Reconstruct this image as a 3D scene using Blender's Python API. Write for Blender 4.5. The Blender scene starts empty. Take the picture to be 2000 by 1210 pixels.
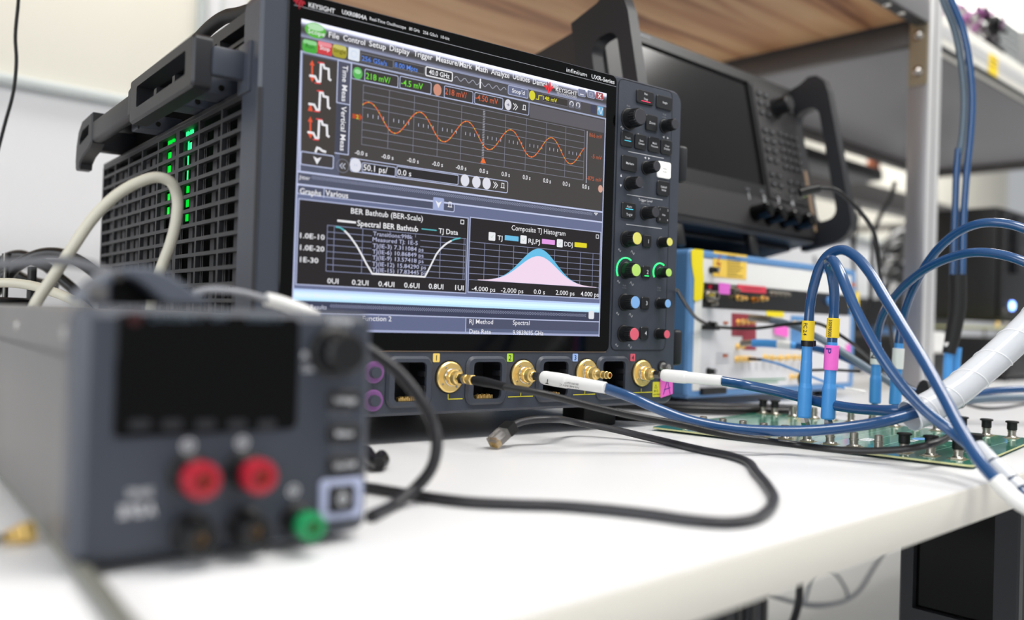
import bpy, bmesh, math, random
from mathutils import Vector, Matrix
from mathutils.geometry import tessellate_polygon
random.seed(7)
D = bpy.data
SC = bpy.context.scene
COL = SC.collection
R = math.radians

# ------------------------------------------------------------------ camera
F_PX, YAW, PITCH, ROLL = 1711.11, 0.7473834, 0.0110395, 0.0313438
CAM = Vector((-0.325869, -0.596449, 0.013517))
fwd = Vector((math.sin(YAW)*math.cos(PITCH), math.cos(YAW)*math.cos(PITCH), math.sin(PITCH)))
r0 = Vector((math.cos(YAW), -math.sin(YAW), 0)); u0 = r0.cross(fwd)
rgt = math.cos(ROLL)*r0 + math.sin(ROLL)*u0
upv = -math.sin(ROLL)*r0 + math.cos(ROLL)*u0
cam = D.cameras.new('camera'); camo = D.objects.new('camera', cam); COL.objects.link(camo)
m = Matrix((rgt, upv, -fwd)).transposed().to_4x4(); m.translation = CAM
camo.matrix_world = m
cam.sensor_width = 36.0; cam.sensor_fit = 'HORIZONTAL'
cam.lens = 36.0*F_PX/2000.0
cam.clip_start = 0.02; cam.clip_end = 60
cam.dof.use_dof = True; cam.dof.focus_distance = 0.80; cam.dof.aperture_fstop = 2.9
SC.camera = camo

# ------------------------------------------------------------------ world, light, exposure
w = D.worlds.new('world'); SC.world = w; w.use_nodes = True
bg = w.node_tree.nodes['Background']; bg.inputs[0].default_value = (0.93, 0.96, 1.0, 1); bg.inputs[1].default_value = 0.62
def area(name, loc, target, sx, sy, power, col=(1, 1, 1)):
    l = D.lights.new(name, 'AREA'); l.shape = 'RECTANGLE'; l.size = sx; l.size_y = sy; l.energy = power; l.color = col
    o = D.objects.new(name, l); COL.objects.link(o); o.location = loc
    o.rotation_euler = (Vector(target)-Vector(loc)).to_track_quat('-Z', 'Y').to_euler()
    return o
area('ceiling_lamp_light', (0.2, -0.9, 1.75), (0.2, -0.9, 0), 1.2, 0.6, 44, (1, 0.98, 0.95))
area('ceiling_lamp_light', (2.0, -1.0, 1.75), (2.0, -1.0, 0), 1.2, 0.6, 44, (1, 0.98, 0.95))
area('ceiling_lamp_light', (0.4, 1.35, 1.75), (0.4, 1.35, 0), 1.2, 0.5, 44, (1, 0.98, 0.95))
area('ceiling_lamp_light', (2.6, 1.35, 1.75), (2.6, 1.35, 0), 1.2, 0.5, 44, (1, 0.98, 0.95))
area('ceiling_lamp_light', (4.6, 1.0, 1.75), (4.6, 1.0, 0), 1.2, 0.5, 60, (1, 0.98, 0.95))  # extra lamp, added to brighten the far right back wall
area('window_daylight', (-2.6, -0.6, 0.7), (0, 0, 0.0), 2.0, 1.6, 60, (0.93, 0.97, 1.0))
SC.view_settings.view_transform = 'Standard'; SC.view_settings.look = 'None'
SC.view_settings.exposure = -0.50; SC.view_settings.gamma = 1.0; SC.view_settings.use_curve_mapping = False
try:
    SC.cycles.use_denoising = True
    SC.cycles.max_bounces = 8
    SC.cycles.sample_clamp_indirect = 6.0
except Exception: pass

# ------------------------------------------------------------------ picking helpers (pixel of the 2000x1210 frame -> real place)
def ray(px, py): return fwd + (px-1000)/F_PX*rgt - (py-605)/F_PX*upv
def at_d(px, py, d): return CAM + ray(px, py)*d
def at_y(px, py, y): q = ray(px, py); return CAM + q*((y-CAM.y)/q.y)
def at_x(px, py, x): q = ray(px, py); return CAM + q*((x-CAM.x)/q.x)
def at_z(px, py, z): q = ray(px, py); return CAM + q*((z-CAM.z)/q.z)
TZ = -0.092                                   # table top
A = R(5.9)                                    # the scope and the supply stand turned 5.9 degrees on the bench
RS = Matrix.Rotation(-A, 4, 'Z'); RSI = RS.inverted()
def s_y(px, py, y=0.0):                       # scope frame: point on plane y
    c = RSI @ CAM; q = RSI.to_3x3() @ ray(px, py); return c + q*((y-c.y)/q.y)
def s_x(px, py, x):
    c = RSI @ CAM; q = RSI.to_3x3() @ ray(px, py); return c + q*((x-c.x)/q.x)

# ------------------------------------------------------------------ materials
def srgb(c):
    if isinstance(c, str): c = tuple(int(c[i:i+2], 16) for i in (0, 2, 4))
    def f(v): v /= 255.0; return v/12.92 if v <= 0.04045 else ((v+0.055)/1.055)**2.4
    return tuple(f(v) for v in c[:3]) + (1,)
MC = {}
def M(name, col=None, rough=0.5, metal=0.0, emit=None, es=1.0, bump=0.0, bscale=200, trans=0.0, coat=0.0, alpha=1.0, spec=None, var=0.0, ior=None):
    if name in MC: return MC[name]
    mt = D.materials.new(name); mt.use_nodes = True; nt = mt.node_tree; b = nt.nodes['Principled BSDF']
    c = srgb(col or (128, 128, 128))
    b.inputs['Base Color'].default_value = c; b.inputs['Roughness'].default_value = rough; b.inputs['Metallic'].default_value = metal
    if spec is not None: b.inputs['Specular IOR Level'].default_value = spec
    if ior: b.inputs['IOR'].default_value = ior
    if trans: b.inputs['Transmission Weight'].default_value = trans
    if coat: b.inputs['Coat Weight'].default_value = coat; b.inputs['Coat Roughness'].default_value = 0.05
    if alpha < 1: b.inputs['Alpha'].default_value = alpha
    if emit is not None: b.inputs['Emission Color'].default_value = srgb(emit); b.inputs['Emission Strength'].default_value = es
    tc = nt.nodes.new('ShaderNodeTexCoord')
    nz = nt.nodes.new('ShaderNodeTexNoise'); nz.inputs['Scale'].default_value = bscale; nz.inputs['Detail'].default_value = 4
    nt.links.new(tc.outputs['Object'], nz.inputs['Vector'])
    if var:
        mr = nt.nodes.new('ShaderNodeMapRange'); mr.inputs['To Min'].default_value = 1-var; mr.inputs['To Max'].default_value = 1+var
        nt.links.new(nz.outputs['Fac'], mr.inputs['Value'])
        vm = nt.nodes.new('ShaderNodeVectorMath'); vm.operation = 'SCALE'; vm.inputs[0].default_value = c[:3]
        nt.links.new(mr.outputs['Result'], vm.inputs['Scale']); nt.links.new(vm.outputs[0], b.inputs['Base Color'])
    if bump:
        bp = nt.nodes.new('ShaderNodeBump'); bp.inputs['Strength'].default_value = bump; bp.inputs['Distance'].default_value = 0.0004
        nt.links.new(nz.outputs['Fac'], bp.inputs['Height']); nt.links.new(bp.outputs['Normal'], b.inputs['Normal'])
    else:
        mr2 = nt.nodes.new('ShaderNodeMapRange'); mr2.inputs['To Min'].default_value = max(0.02, rough*0.93); mr2.inputs['To Max'].default_value = min(1, rough*1.07)
        nt.links.new(nz.outputs['Fac'], mr2.inputs['Value']); nt.links.new(mr2.outputs['Result'], b.inputs['Roughness'])
    MC[name] = mt; return mt
M('slate', (60, 65, 76), 0.42, bump=0.25, bscale=900)
M('slate_dark', (28, 29, 34), 0.45, bump=0.25, bscale=900)
M('body_grey', (42, 42, 45), 0.5, bump=0.2, bscale=700)
M('inner_grey', (66, 65, 68), 0.6)
M('black', (8, 8, 9), 0.45)
M('black_rubber', (12, 12, 13), 0.6, bump=0.2, bscale=800)
M('black_gloss', (3, 3, 3), 0.08, spec=0.22)
M('hole_black', (3, 3, 3), 0.9, spec=0.1)
M('white_print', (225, 226, 230), 0.5, emit=(225, 226, 230), es=0.0)
M('print_grey', (150, 152, 160), 0.5)
M('gold', (255, 220, 140), 0.28, 0.8)
M('gold_dark', (214, 160, 80), 0.3, 1.0)
M('steel', (200, 198, 194), 0.22, 1.0)
M('nickel', (176, 170, 160), 0.3, 1.0)
M('steel_dark', (110, 108, 104), 0.25, 1.0)
M('cable_blue', (30, 74, 122), 0.22, coat=0.4, bump=0.08, bscale=500)
M('boot_blue', (72, 150, 218), 0.38, bump=0.25, bscale=260)
M('boot_white', (236, 235, 232), 0.4, bump=0.2, bscale=300)
M('cable_black', (18, 18, 20), 0.35, bump=0.25, bscale=1200)
M('cable_grey', (44, 44, 48), 0.38, bump=0.12, bscale=600)
M('cable_lightgrey', (150, 152, 158), 0.4)
M('cable_beige', (205, 202, 186), 0.45, bump=0.1, bscale=500)
M('cable_slate', (92, 108, 122), 0.4)
M('yellow', (246, 212, 40), 0.55)
M('yellow_tape', (250, 228, 20), 0.55, bump=0.6, bscale=60)
M('amber_label', (246, 206, 84), 0.6)
M('pink', (250, 110, 210), 0.6)
M('pink_dull', (232, 110, 214), 0.6)
M('purple_ink', (70, 40, 150), 0.6)
M('maroon', (150, 50, 66), 0.6)
M('red_label', (222, 60, 84), 0.55)
M('sky_label', (92, 146, 204), 0.55)
M('ink', (30, 28, 30), 0.6)
M('red_ink', (178, 40, 30), 0.6)
M('chassis_blue', (96, 144, 196), 0.4, bump=0.1, bscale=400)
M('chassis_white', (236, 236, 234), 0.5, var=0.02, bscale=40)
M('chassis_white2', (222, 222, 226), 0.5, var=0.03, bscale=40)
M('vna_grey', (42, 40, 41), 0.5, bump=0.15, bscale=500)
M('vna_dark', (12, 12, 14), 0.4)
M('vna_screen', (6, 5, 5), 0.16, spec=0.35)
M('alu', (150, 148, 150), 0.35, 0.6)
M('alu_light', (208, 208, 208), 0.4, 0.3)
M('alu_dark', (92, 88, 86), 0.45, 0.5)
M('bracket', (166, 156, 134), 0.35, 0.8)
M('table_white', (228, 228, 229), 0.32, spec=0.4, var=0.012, bscale=9)
M('table_edge', (236, 232, 222), 0.45)
M('profile_dark', (48, 49, 53), 0.4, 0.3)
M('pcb_green', (48, 132, 108), 0.22, coat=0.6, var=0.06, bscale=60)
M('pcb_edge', (206, 206, 150), 0.6)
M('pcb_line', (150, 200, 180), 0.4)
M('pcb_pad', (190, 180, 140), 0.3, 0.7)
M('red_plastic', (170, 22, 42), 0.3, coat=0.3)
M('green_plastic', (28, 140, 84), 0.35)
M('knob_black', (13, 14, 16), 0.4, bump=0.15, bscale=900)
M('knob_face', (56, 56, 62), 0.4)
M('cap_yellow', (226, 220, 110), 0.5)
M('cap_lime', (184, 226, 110), 0.5)
M('cap_blue', (130, 178, 232), 0.5)
M('cap_red', (224, 96, 116), 0.5)
M('tag_yellow', (246, 214, 110), 0.5)
M('tag_lime', (180, 226, 60), 0.5)
M('tag_blue', (160, 190, 246), 0.5)
M('tag_red', (214, 92, 110), 0.5)
M('btn', (22, 23, 26), 0.42)
M('btn_white', (240, 240, 236), 0.5, emit=(240, 240, 236), es=0.8)
M('led_green', (40, 250, 120), 0.4, emit=(40, 250, 120), es=3.0)
M('led_green2', (0, 200, 40), 0.4, emit=(0, 214, 50), es=1.6)
M('led_cyan', (80, 200, 230), 0.4, emit=(80, 210, 236), es=1.2)
M('led_pink', (240, 60, 100), 0.4, emit=(240, 60, 100), es=1.2)
M('led_blue', (150, 180, 255), 0.4, emit=(120, 160, 255), es=12)
M('led_purple', (120, 76, 130), 0.35, emit=(150, 80, 160), es=0.12)
M('print_yellow', (222, 214, 60), 0.5)
M('psu_side', (112, 110, 109), 0.45, bump=0.15, bscale=300)
M('sleeve', (240, 243, 248), 0.24, trans=0.38, ior=1.15, coat=0.5)
M('sleeve_seam', (246, 246, 248), 0.35)
M('clear_plug', (214, 210, 206), 0.12, trans=0.8, ior=1.3)
M('wall_cream', (204, 201, 190), 0.8, bump=0.1, bscale=120)
M('wall_white', (216, 217, 220), 0.6)
M('rail_grey', (176, 182, 182), 0.5)
M('floor_grey', (196, 196, 194), 0.5, var=0.06, bscale=3)
M('shelf_grey', (128, 127, 130), 0.45)
M('shelf_cream', (226, 224, 216), 0.5)
M('light_panel', (255, 255, 255), 0.5, emit=(255, 252, 244), es=3.0)
M('magenta_wire', (170, 90, 160), 0.5)
M('beige_trim', (168, 142, 116), 0.5)
M('orange_conn', (180, 90, 40), 0.4)
M('strap_grey', (92, 98, 110), 0.45)
M('cable_olive', (112, 112, 104), 0.4)
M('cable_midgrey', (96, 97, 102), 0.4)
M('lcd_red', (52, 8, 12), 0.4)
M('psu_white', (176, 184, 214), 0.5)
def mix_wood():
    mt = D.materials.new('pine_wood'); mt.use_nodes = True; nt = mt.node_tree; b = nt.nodes['Principled BSDF']; b.inputs['Roughness'].default_value = 0.55
    tc = nt.nodes.new('ShaderNodeTexCoord'); mp = nt.nodes.new('ShaderNodeMapping'); mp.inputs['Scale'].default_value = (0.55, 9.0, 9.0)
    mp.inputs['Rotation'].default_value = (0, 0, R(3))
    nz = nt.nodes.new('ShaderNodeTexNoise'); nz.inputs['Scale'].default_value = 2.6; nz.inputs['Detail'].default_value = 7; nz.inputs['Distortion'].default_value = 0.7
    cr = nt.nodes.new('ShaderNodeValToRGB'); e = cr.color_ramp.elements
    e[0].position = 0.30; e[0].color = srgb((124, 78, 48)); e[1].position = 0.50; e[1].color = srgb((188, 145, 103))
    e3 = cr.color_ramp.elements.new(0.40); e3.color = srgb((170, 122, 82)); e4 = cr.color_ramp.elements.new(0.7); e4.color = srgb((204, 166, 124))
    vo = nt.nodes.new('ShaderNodeTexVoronoi'); vo.inputs['Scale'].default_value = 1.5
    mp2 = nt.nodes.new('ShaderNodeMapping'); mp2.inputs['Scale'].default_value = (1.7, 4.0, 1.0); mp2.inputs['Location'].default_value = (0.35, 0.2, 0)
    kr = nt.nodes.new('ShaderNodeValToRGB'); kr.color_ramp.elements[0].position = 0.04; kr.color_ramp.elements[0].color = (0.25, 0.13, 0.09, 1)
    kr.color_ramp.elements[1].position = 0.13; kr.color_ramp.elements[1].color = (1, 1, 1, 1)
    mx = nt.nodes.new('ShaderNodeMix'); mx.data_type = 'RGBA'; mx.blend_type = 'MULTIPLY'; mx.inputs[0].default_value = 0.8
    L = nt.links.new
    L(tc.outputs['Object'], mp.inputs['Vector']); L(mp.outputs[0], nz.inputs['Vector']); L(nz.outputs['Fac'], cr.inputs[0])
    L(tc.outputs['Object'], mp2.inputs['Vector']); L(mp2.outputs[0], vo.inputs['Vector']); L(vo.outputs['Distance'], kr.inputs[0])
    L(cr.outputs[0], mx.inputs[6]); L(kr.outputs[0], mx.inputs[7]); L(mx.outputs[2], b.inputs['Base Color'])
    MC['wood'] = mt
mix_wood()
SCM = {}
def sm(col, k=1.0):                             # a lit colour of a display under its glass
    key = (tuple(col), k)
    if key in SCM: return SCM[key]
    nm = 'display_%02x%02x%02x_%d' % (*[int(c) for c in col], int(k*100))
    M(nm, (8, 8, 8), 0.25, emit=col, es=k*1.30, spec=0.15); SCM[key] = nm; return nm

# ------------------------------------------------------------------ mesh builder
TXT = {}
def text_polys(s, bold=0.0):
    key = (s, bold)
    if key in TXT: return TXT[key]
    cu = D.curves.new('t', 'FONT'); cu.body = s; cu.size = 1.0; cu.resolution_u = 2; cu.offset = bold
    o = D.objects.new('t', cu); COL.objects.link(o)
    bpy.context.view_layer.update()
    me = D.meshes.new_from_object(o.evaluated_get(bpy.context.evaluated_depsgraph_get()))
    vs = [(v.co.x, v.co.y) for v in me.vertices]; fs = [tuple(p.vertices) for p in me.polygons]
    D.objects.remove(o); D.curves.remove(cu); D.meshes.remove(me)
    if vs:
        x0 = min(v[0] for v in vs); x1 = max(v[0] for v in vs)
        vs = [(v[0]-x0, v[1]) for v in vs]; wd = x1-x0
    else: wd = 1
    TXT[key] = (vs, fs, wd); return TXT[key]
def rr(cx, cy, w, h, r, n=5):
    r = min(r, w/2-1e-6, h/2-1e-6); o = []
    for (sx, sy, a0) in ((1, 1, 0), (-1, 1, 90), (-1, -1, 180), (1, -1, 270)):
        for i in range(n+1):
            a = R(a0+90*i/n); o.append((cx+sx*(w/2-r)+r*math.cos(a), cy+sy*(h/2-r)+r*math.sin(a)))
    return o
def circ(cx, cy, r, n=32, ry=None): return [(cx+r*math.cos(2*math.pi*i/n), cy+(ry or r)*math.sin(2*math.pi*i/n)) for i in range(n)]
XZ = (Vector((1, 0, 0)), Vector((0, 0, 1)), Vector((0, -1, 0)))   # drawn on a front: u right, v up, d towards viewer
YZ = (Vector((0, 1, 0)), Vector((0, 0, 1)), Vector((-1, 0, 0)))   # drawn on a left side: d to the left
XY = (Vector((1, 0, 0)), Vector((0, 1, 0)), Vector((0, 0, 1)))
class MB:
    def __init__(s): s.v = []; s.f = []; s.mi = []; s.mats = []
    def mat(s, n):
        if n not in s.mats: s.mats.append(n)
        return s.mats.index(n)
    def add(s, vs, fs, m):
        b = len(s.v); i = s.mat(m); s.v += [Vector(x) for x in vs]
        for f in fs: s.f.append(tuple(b+k for k in f)); s.mi.append(i)
    def box(s, x0, x1, y0, y1, z0, z1, m, bev=0.0, seg=2):
        bm = bmesh.new(); bmesh.ops.create_cube(bm, size=1)
        for v in bm.verts: v.co = Vector(((x0+x1)/2+v.co.x*(x1-x0), (y0+y1)/2+v.co.y*(y1-y0), (z0+z1)/2+v.co.z*(z1-z0)))
        if bev: bmesh.ops.bevel(bm, geom=bm.edges[:], offset=bev, segments=seg, profile=0.5, affect='EDGES')
        bm.verts.index_update(); s.add([v.co.copy() for v in bm.verts], [tuple(v.index for v in f.verts) for f in bm.faces], m); bm.free()
    def plate(s, outer, holes, d0, d1, m, ax=XZ, o=(0, 0, 0), ch=0.0, inner_m=None):
        # outer / holes: lists of (u, v); solid between d0 (back) and d1 (front); ch chamfers the front outer rim
        U, V, W = ax; o = Vector(o)
        def P(p, d): return o+U*p[0]+V*p[1]+W*d
        def norm(l):
            a = sum(l[i][0]*l[(i+1) % len(l)][1]-l[(i+1) % len(l)][0]*l[i][1] for i in range(len(l)))
            return l if a > 0 else l[::-1]
        outer = norm(list(outer)); holes = [norm(list(h)) for h in holes]
        front = outer
        if ch:
            n = len(outer); front = []
            for i in range(n):
                a = Vector(outer[i-1]); b = Vector(outer[i]); c = Vector(outer[(i+1) % n])
                e1 = (b-a).normalized() if (b-a).length > 1e-9 else (c-b).normalized(); e2 = (c-b).normalized() if (c-b).length > 1e-9 else e1
                nn = Vector((-(e1.y+e2.y), e1.x+e2.x)); nn = nn.normalized() if nn.length > 1e-9 else Vector((-e1.y, e1.x))
                k = ch/max(0.5, abs(nn.dot(Vector((-e1.y, e1.x))))); front.append((b.x+nn.x*k, b.y+nn.y*k))
        loops = [front]+holes
        tri = tessellate_polygon([[Vector((p[0], p[1], 0)) for p in l] for l in loops])
        pts = [p for l in loops for p in l]
        def ccw(t):
            a, b, c = [pts[i] for i in t]; return t if (b[0]-a[0])*(c[1]-a[1])-(c[0]-a[0])*(b[1]-a[1]) > 0 else t[::-1]
        tri = [ccw(tuple(t)) for t in tri]
        right = U.cross(V).dot(W) > 0
        fl = (lambda t: t) if right else (lambda t: tuple(t[::-1]))
        s.add([P(p, d1) for p in pts], [fl(t) for t in tri], m)
        back = [outer]+holes; bpts = [p for l in back for p in l]
        s.add([P(p, d0) for p in bpts], [fl(t)[::-1] for t in tri], m)
        def band(la, da, lb, db, mm, flip=False):
            n = len(la); vs = [P(p, da) for p in la]+[P(p, db) for p in lb]
            fs = [(i, (i+1) % n, n+(i+1) % n, n+i) for i in range(n)]
            if flip: fs = [f[::-1] for f in fs]
            s.add(vs, [fl(f) for f in fs], mm)
        if ch: band(outer, d0, outer, d1-ch, m); band(outer, d1-ch, front, d1, m)
        else: band(outer, d0, outer, d1, m)
        for h in holes: band(h, d0, h, d1, inner_m or m, True)
    def flat(s, pts, d, m, ax=XZ, o=(0, 0, 0)):
        U, V, W = ax; o = Vector(o)
        tri = tessellate_polygon([[Vector((p[0], p[1], 0)) for p in pts]])
        def ccw(t):
            a, b, c = [pts[i] for i in t]; return t if (b[0]-a[0])*(c[1]-a[1])-(c[0]-a[0])*(b[1]-a[1]) > 0 else t[::-1]
        right = U.cross(V).dot(W) > 0
        s.add([o+U*p[0]+V*p[1]+W*d for p in pts], [ccw(tuple(t)) if right else ccw(tuple(t))[::-1] for t in tri], m)
    def line(s, pts, wd, d, m, ax=XZ, o=(0, 0, 0)):
        for i in range(len(pts)-1):
            a = Vector(pts[i]); b = Vector(pts[i+1]); e = (b-a)
            if e.length < 1e-9: continue
            e.normalize(); n = Vector((-e.y, e.x))*wd/2; x = e*wd*0.35
            s.flat([tuple(a-n-x), tuple(b-n+x), tuple(b+n+x), tuple(a+n-x)], d, m, ax, o)
    def text(s, t, u, v, h, d, m, ax=XZ, o=(0, 0, 0), width=None, bold=0.0, align='L', rot=0.0):
        vs, fs, wd = text_polys(t, bold)
        if not vs: return
        k = h/0.70; kx = k if width is None else width/wd
        x0 = {'L': 0, 'C': -wd*kx/2, 'R': -wd*kx}[align]
        c, sn = math.cos(R(rot)), math.sin(R(rot)); U, V, W = ax; o = Vector(o)
        out = []
        for (x, y) in vs:
            a = x0+x*kx; b = y*k; out.append(o+U*(u+a*c-b*sn)+V*(v+a*sn+b*c)+W*d)
        fl = U.cross(V).dot(W) > 0
        s.add(out, [f if fl else f[::-1] for f in fs], m)
    def lathe(s, o, axis, prof, m, n=24, facets=None, ribs=0, ribd=0.0):
        # prof: list of (t along axis, radius[, material]); closed at both ends when r>0
        o = Vector(o); ax = Vector(axis).normalized(); t = Vector((0, 0, 1)) if abs(ax.z) < 0.9 else Vector((1, 0, 0))
        a = ax.cross(t).normalized(); b = ax.cross(a)
        n = facets or n; vs = []
        for p in prof:
            for i in range(n):
                th = 2*math.pi*i/n; rad = p[1]
                if ribs and (i % 2): rad -= ribd
                vs.append(o+ax*p[0]+(a*math.cos(th)+b*math.sin(th))*rad)
        for k in range(len(prof)-1):
            mm = prof[k+1][2] if len(prof[k+1]) > 2 else m
            s.add(vs[k*n:(k+2)*n], [((i+1) % n, i, n+i, n+(i+1) % n) for i in range(n)], mm)
        s.add(vs[:n], [tuple(range(n))], prof[0][2] if len(prof[0]) > 2 else m)
        s.add(vs[-n:], [tuple(range(n))[::-1]], prof[-1][2] if len(prof[-1]) > 2 else m)
    def tube(s, pts, r, m, n=14, radii=None, step=6, cap=True, flat=1.0):
        P = spline(pts, step); k = len(P)
        if radii: rad = [lerp_list(radii, i/(k-1)) for i in range(k)]
        else: rad = [r]*k
        T = [(P[min(i+1, k-1)]-P[max(i-1, 0)]).normalized() for i in range(k)]
        nrm = T[0].cross(Vector((0, 0, 1)));
        if nrm.length < 1e-3: nrm = T[0].cross(Vector((1, 0, 0)))
        nrm.normalize(); vs = []
        for i in range(k):
            nrm = (nrm-T[i]*nrm.dot(T[i])).normalized(); bn = T[i].cross(nrm)
            for j in range(n):
                th = 2*math.pi*j/n; vs.append(P[i]+(nrm*math.cos(th)+bn*math.sin(th)*flat)*rad[i])
        fs = [(i*n+j, (i+1)*n+j, (i+1)*n+(j+1) % n, i*n+(j+1) % n)[::-1] for i in range(k-1) for j in range(n)]
        if cap: fs += [tuple(range(n))[::-1], tuple((k-1)*n+j for j in range(n))]
        s.add(vs, fs, m)
def lerp_list(l, t):
    x = t*(len(l)-1); i = min(int(x), len(l)-2); return l[i]+(l[i+1]-l[i])*(x-i)
def spline(pts, step=6):
    P = [Vector(p) for p in pts]
    if len(P) == 2: return [P[0].lerp(P[1], i/step) for i in range(step+1)]
    E = [P[0]*2-P[1]]+P+[P[-1]*2-P[-2]]; out = []
    for i in range(1, len(E)-2):
        p0, p1, p2, p3 = E[i-1:i+3]
        t0 = 0; t1 = t0+max(1e-6, (p1-p0).length)**0.5; t2 = t1+max(1e-6, (p2-p1).length)**0.5; t3 = t2+max(1e-6, (p3-p2).length)**0.5
        for j in range(step):
            t = t1+(t2-t1)*j/step
            a1 = p0*((t1-t)/(t1-t0))+p1*((t-t0)/(t1-t0)); a2 = p1*((t2-t)/(t2-t1))+p2*((t-t1)/(t2-t1)); a3 = p2*((t3-t)/(t3-t2))+p3*((t-t2)/(t3-t2))
            b1 = a1*((t2-t)/(t2-t0))+a2*((t-t0)/(t2-t0)); b2 = a2*((t3-t)/(t3-t1))+a3*((t-t1)/(t3-t1))
            out.append(b1*((t2-t)/(t2-t1))+b2*((t-t1)/(t2-t1)))
    out.append(P[-1]); return out

class Thing:
    """an Empty at the base of the thing; parts are given in the frame's own coordinates"""
    def __init__(s, name, label, cat, base=(0, 0, 0), frame=None, group=None):
        s.fr = frame or Matrix.Identity(4); s.base = Vector(base)
        s.e = D.objects.new(name, None); COL.objects.link(s.e); s.e.empty_display_size = 0.02
        s.e.matrix_world = s.fr @ Matrix.Translation(s.base)
        s.e['label'] = label; s.e['category'] = cat
        if group: s.e['group'] = group
    def part(s, name, mb, parent=None, label=None, kind=None):
        o = mesh_obj(name, mb, s.base); o.parent = parent or s.e
        if label: o['label'] = label
        if kind: o['kind'] = kind
        return o
def mesh_obj(name, mb, base=Vector((0, 0, 0))):
    me = D.meshes.new(name); me.from_pydata([tuple(v-base) for v in mb.v], [], mb.f)
    for n in mb.mats: me.materials.append(MC[n])
    me.polygons.foreach_set('material_index', mb.mi); me.polygons.foreach_set('use_smooth', [True]*len(mb.f))
    me.update(); me.set_sharp_from_angle(angle=R(38))
    o = D.objects.new(name, me); COL.objects.link(o); return o
def single(name, mb, label, cat, base=(0, 0, 0), frame=None, group=None):
    base = Vector(base); o = mesh_obj(name, mb, base); o.matrix_world = (frame or Matrix.Identity(4)) @ Matrix.Translation(base)
    o['label'] = label; o['category'] = cat
    if group: o['group'] = group
    return o
def struct(name, mb):
    o = mesh_obj(name, mb); o['kind'] = 'structure'; return o

# ================================================================== SETTING
FZ = -0.84; CZ = 1.8; WY = 1.6
b = MB(); b.box(-2.5, 6.5, -3, WY+0.1, FZ-0.05, FZ, 'floor_grey'); struct('floor', b)
b = MB(); b.box(-2.5, 6.5, -3, WY+0.1, CZ, CZ+0.05, 'wall_white'); struct('ceiling', b)
zr = at_y(0, 155, WY).z
b = MB(); b.box(-2.5, 6.5, WY, WY+0.1, zr+0.01, CZ, 'wall_cream'); b.box(-2.5, 6.5, WY, WY+0.1, FZ, zr+0.01, 'wall_white'); struct('wall_back', b)
b = MB(); b.box(-2.5, 6.5, WY-0.02, WY, zr-0.013, zr+0.013, 'rail_grey', 0.006); struct('trim_1', b)
x0 = at_y(383, 10, WY).x; x1 = at_y(478, 10, WY).x
b = MB(); b.box(x0, x0+0.02, WY-0.03, WY, zr+0.014, CZ, 'rail_grey', 0.004); b.box(x0+0.02, x1, WY-0.022, WY, zr+0.014, CZ, 'wall_white', 0.004)
b.box(x0+0.055, x0+0.06, WY-0.028, WY-0.02, zr+0.014, CZ, 'rail_grey'); struct('trim_2', b)
for i, (x, y) in enumerate(((0.2, -0.9), (2.0, -1.0), (0.4, 1.35), (2.6, 1.35), (4.6, 1.0))):  # last fixture is added, to house the lamp brightening the back wall
    t = Thing('ceiling_light', 'flush rectangular ceiling light, %s' % ('above the bench front', 'above the right bench front', 'close to the back wall on the left', 'close to the back wall on the right', 'added to brighten the back wall far to the right')[i], 'ceiling light', (x, y, CZ))
    b = MB(); b.plate(rr(x, y, 1.26, 0.5, 0.01), [rr(x, y, 1.2, 0.44, 0.01)], CZ-0.04, CZ, 'alu_light', XY); t.part('frame', b)
    b = MB(); b.box(x-0.6, x+0.6, y-0.22, y+0.22, CZ-0.03, CZ-0.005, 'light_panel'); t.part('diffuser', b)

# ================================================================== WORKBENCH
YF = -0.3705; TH = 0.026
t = Thing('workbench', 'white laminate workbench with a pale edge strip under all the instruments', 'workbench', (0.2, 0, FZ))
b = MB(); b.box(-1.3, 1.42, YF+0.0015, 0.95, TZ-TH, TZ, 'table_white', 0.0015, 2); t.part('tabletop', b)
b = MB(); b.box(-1.3, 1.42, YF, YF+0.0014, TZ-TH+0.0008, TZ-0.0008, 'table_edge', 0.0005)
t.part('edge_strip', b, label='cream edge strip')
for (x, y) in ((0.125, -0.3), (0.155, -0.3), (-1.2, -0.3), (-1.2, 0.85), (1.36, 0.85)):
    b = MB(); b.box(x, x+0.027, y, y+0.03, FZ, TZ-TH-0.0005, 'profile_dark', 0.003)
    for k in (0.25, 0.75): b.box(x+0.027*k-0.002, x+0.027*k+0.002, y-0.0008, y, FZ, TZ-TH-0.001, 'black')
    t.part('leg', b)
t = Thing('workbench', 'second white workbench behind the aluminium post carrying the black instruments', 'workbench', (2.2, 0.4, FZ))
b = MB(); b.box(1.43, 3.6, -0.30, 0.95, TZ-TH, TZ, 'table_white', 0.0015, 2); t.part('tabletop', b)
for (x, y) in ((1.46, -0.25), (3.5, -0.25), (1.46, 0.88), (3.5, 0.88)):
    b = MB(); b.box(x, x+0.04, y, y+0.04, FZ, TZ-TH-0.0005, 'profile_dark', 0.003); t.part('leg', b)
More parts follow.
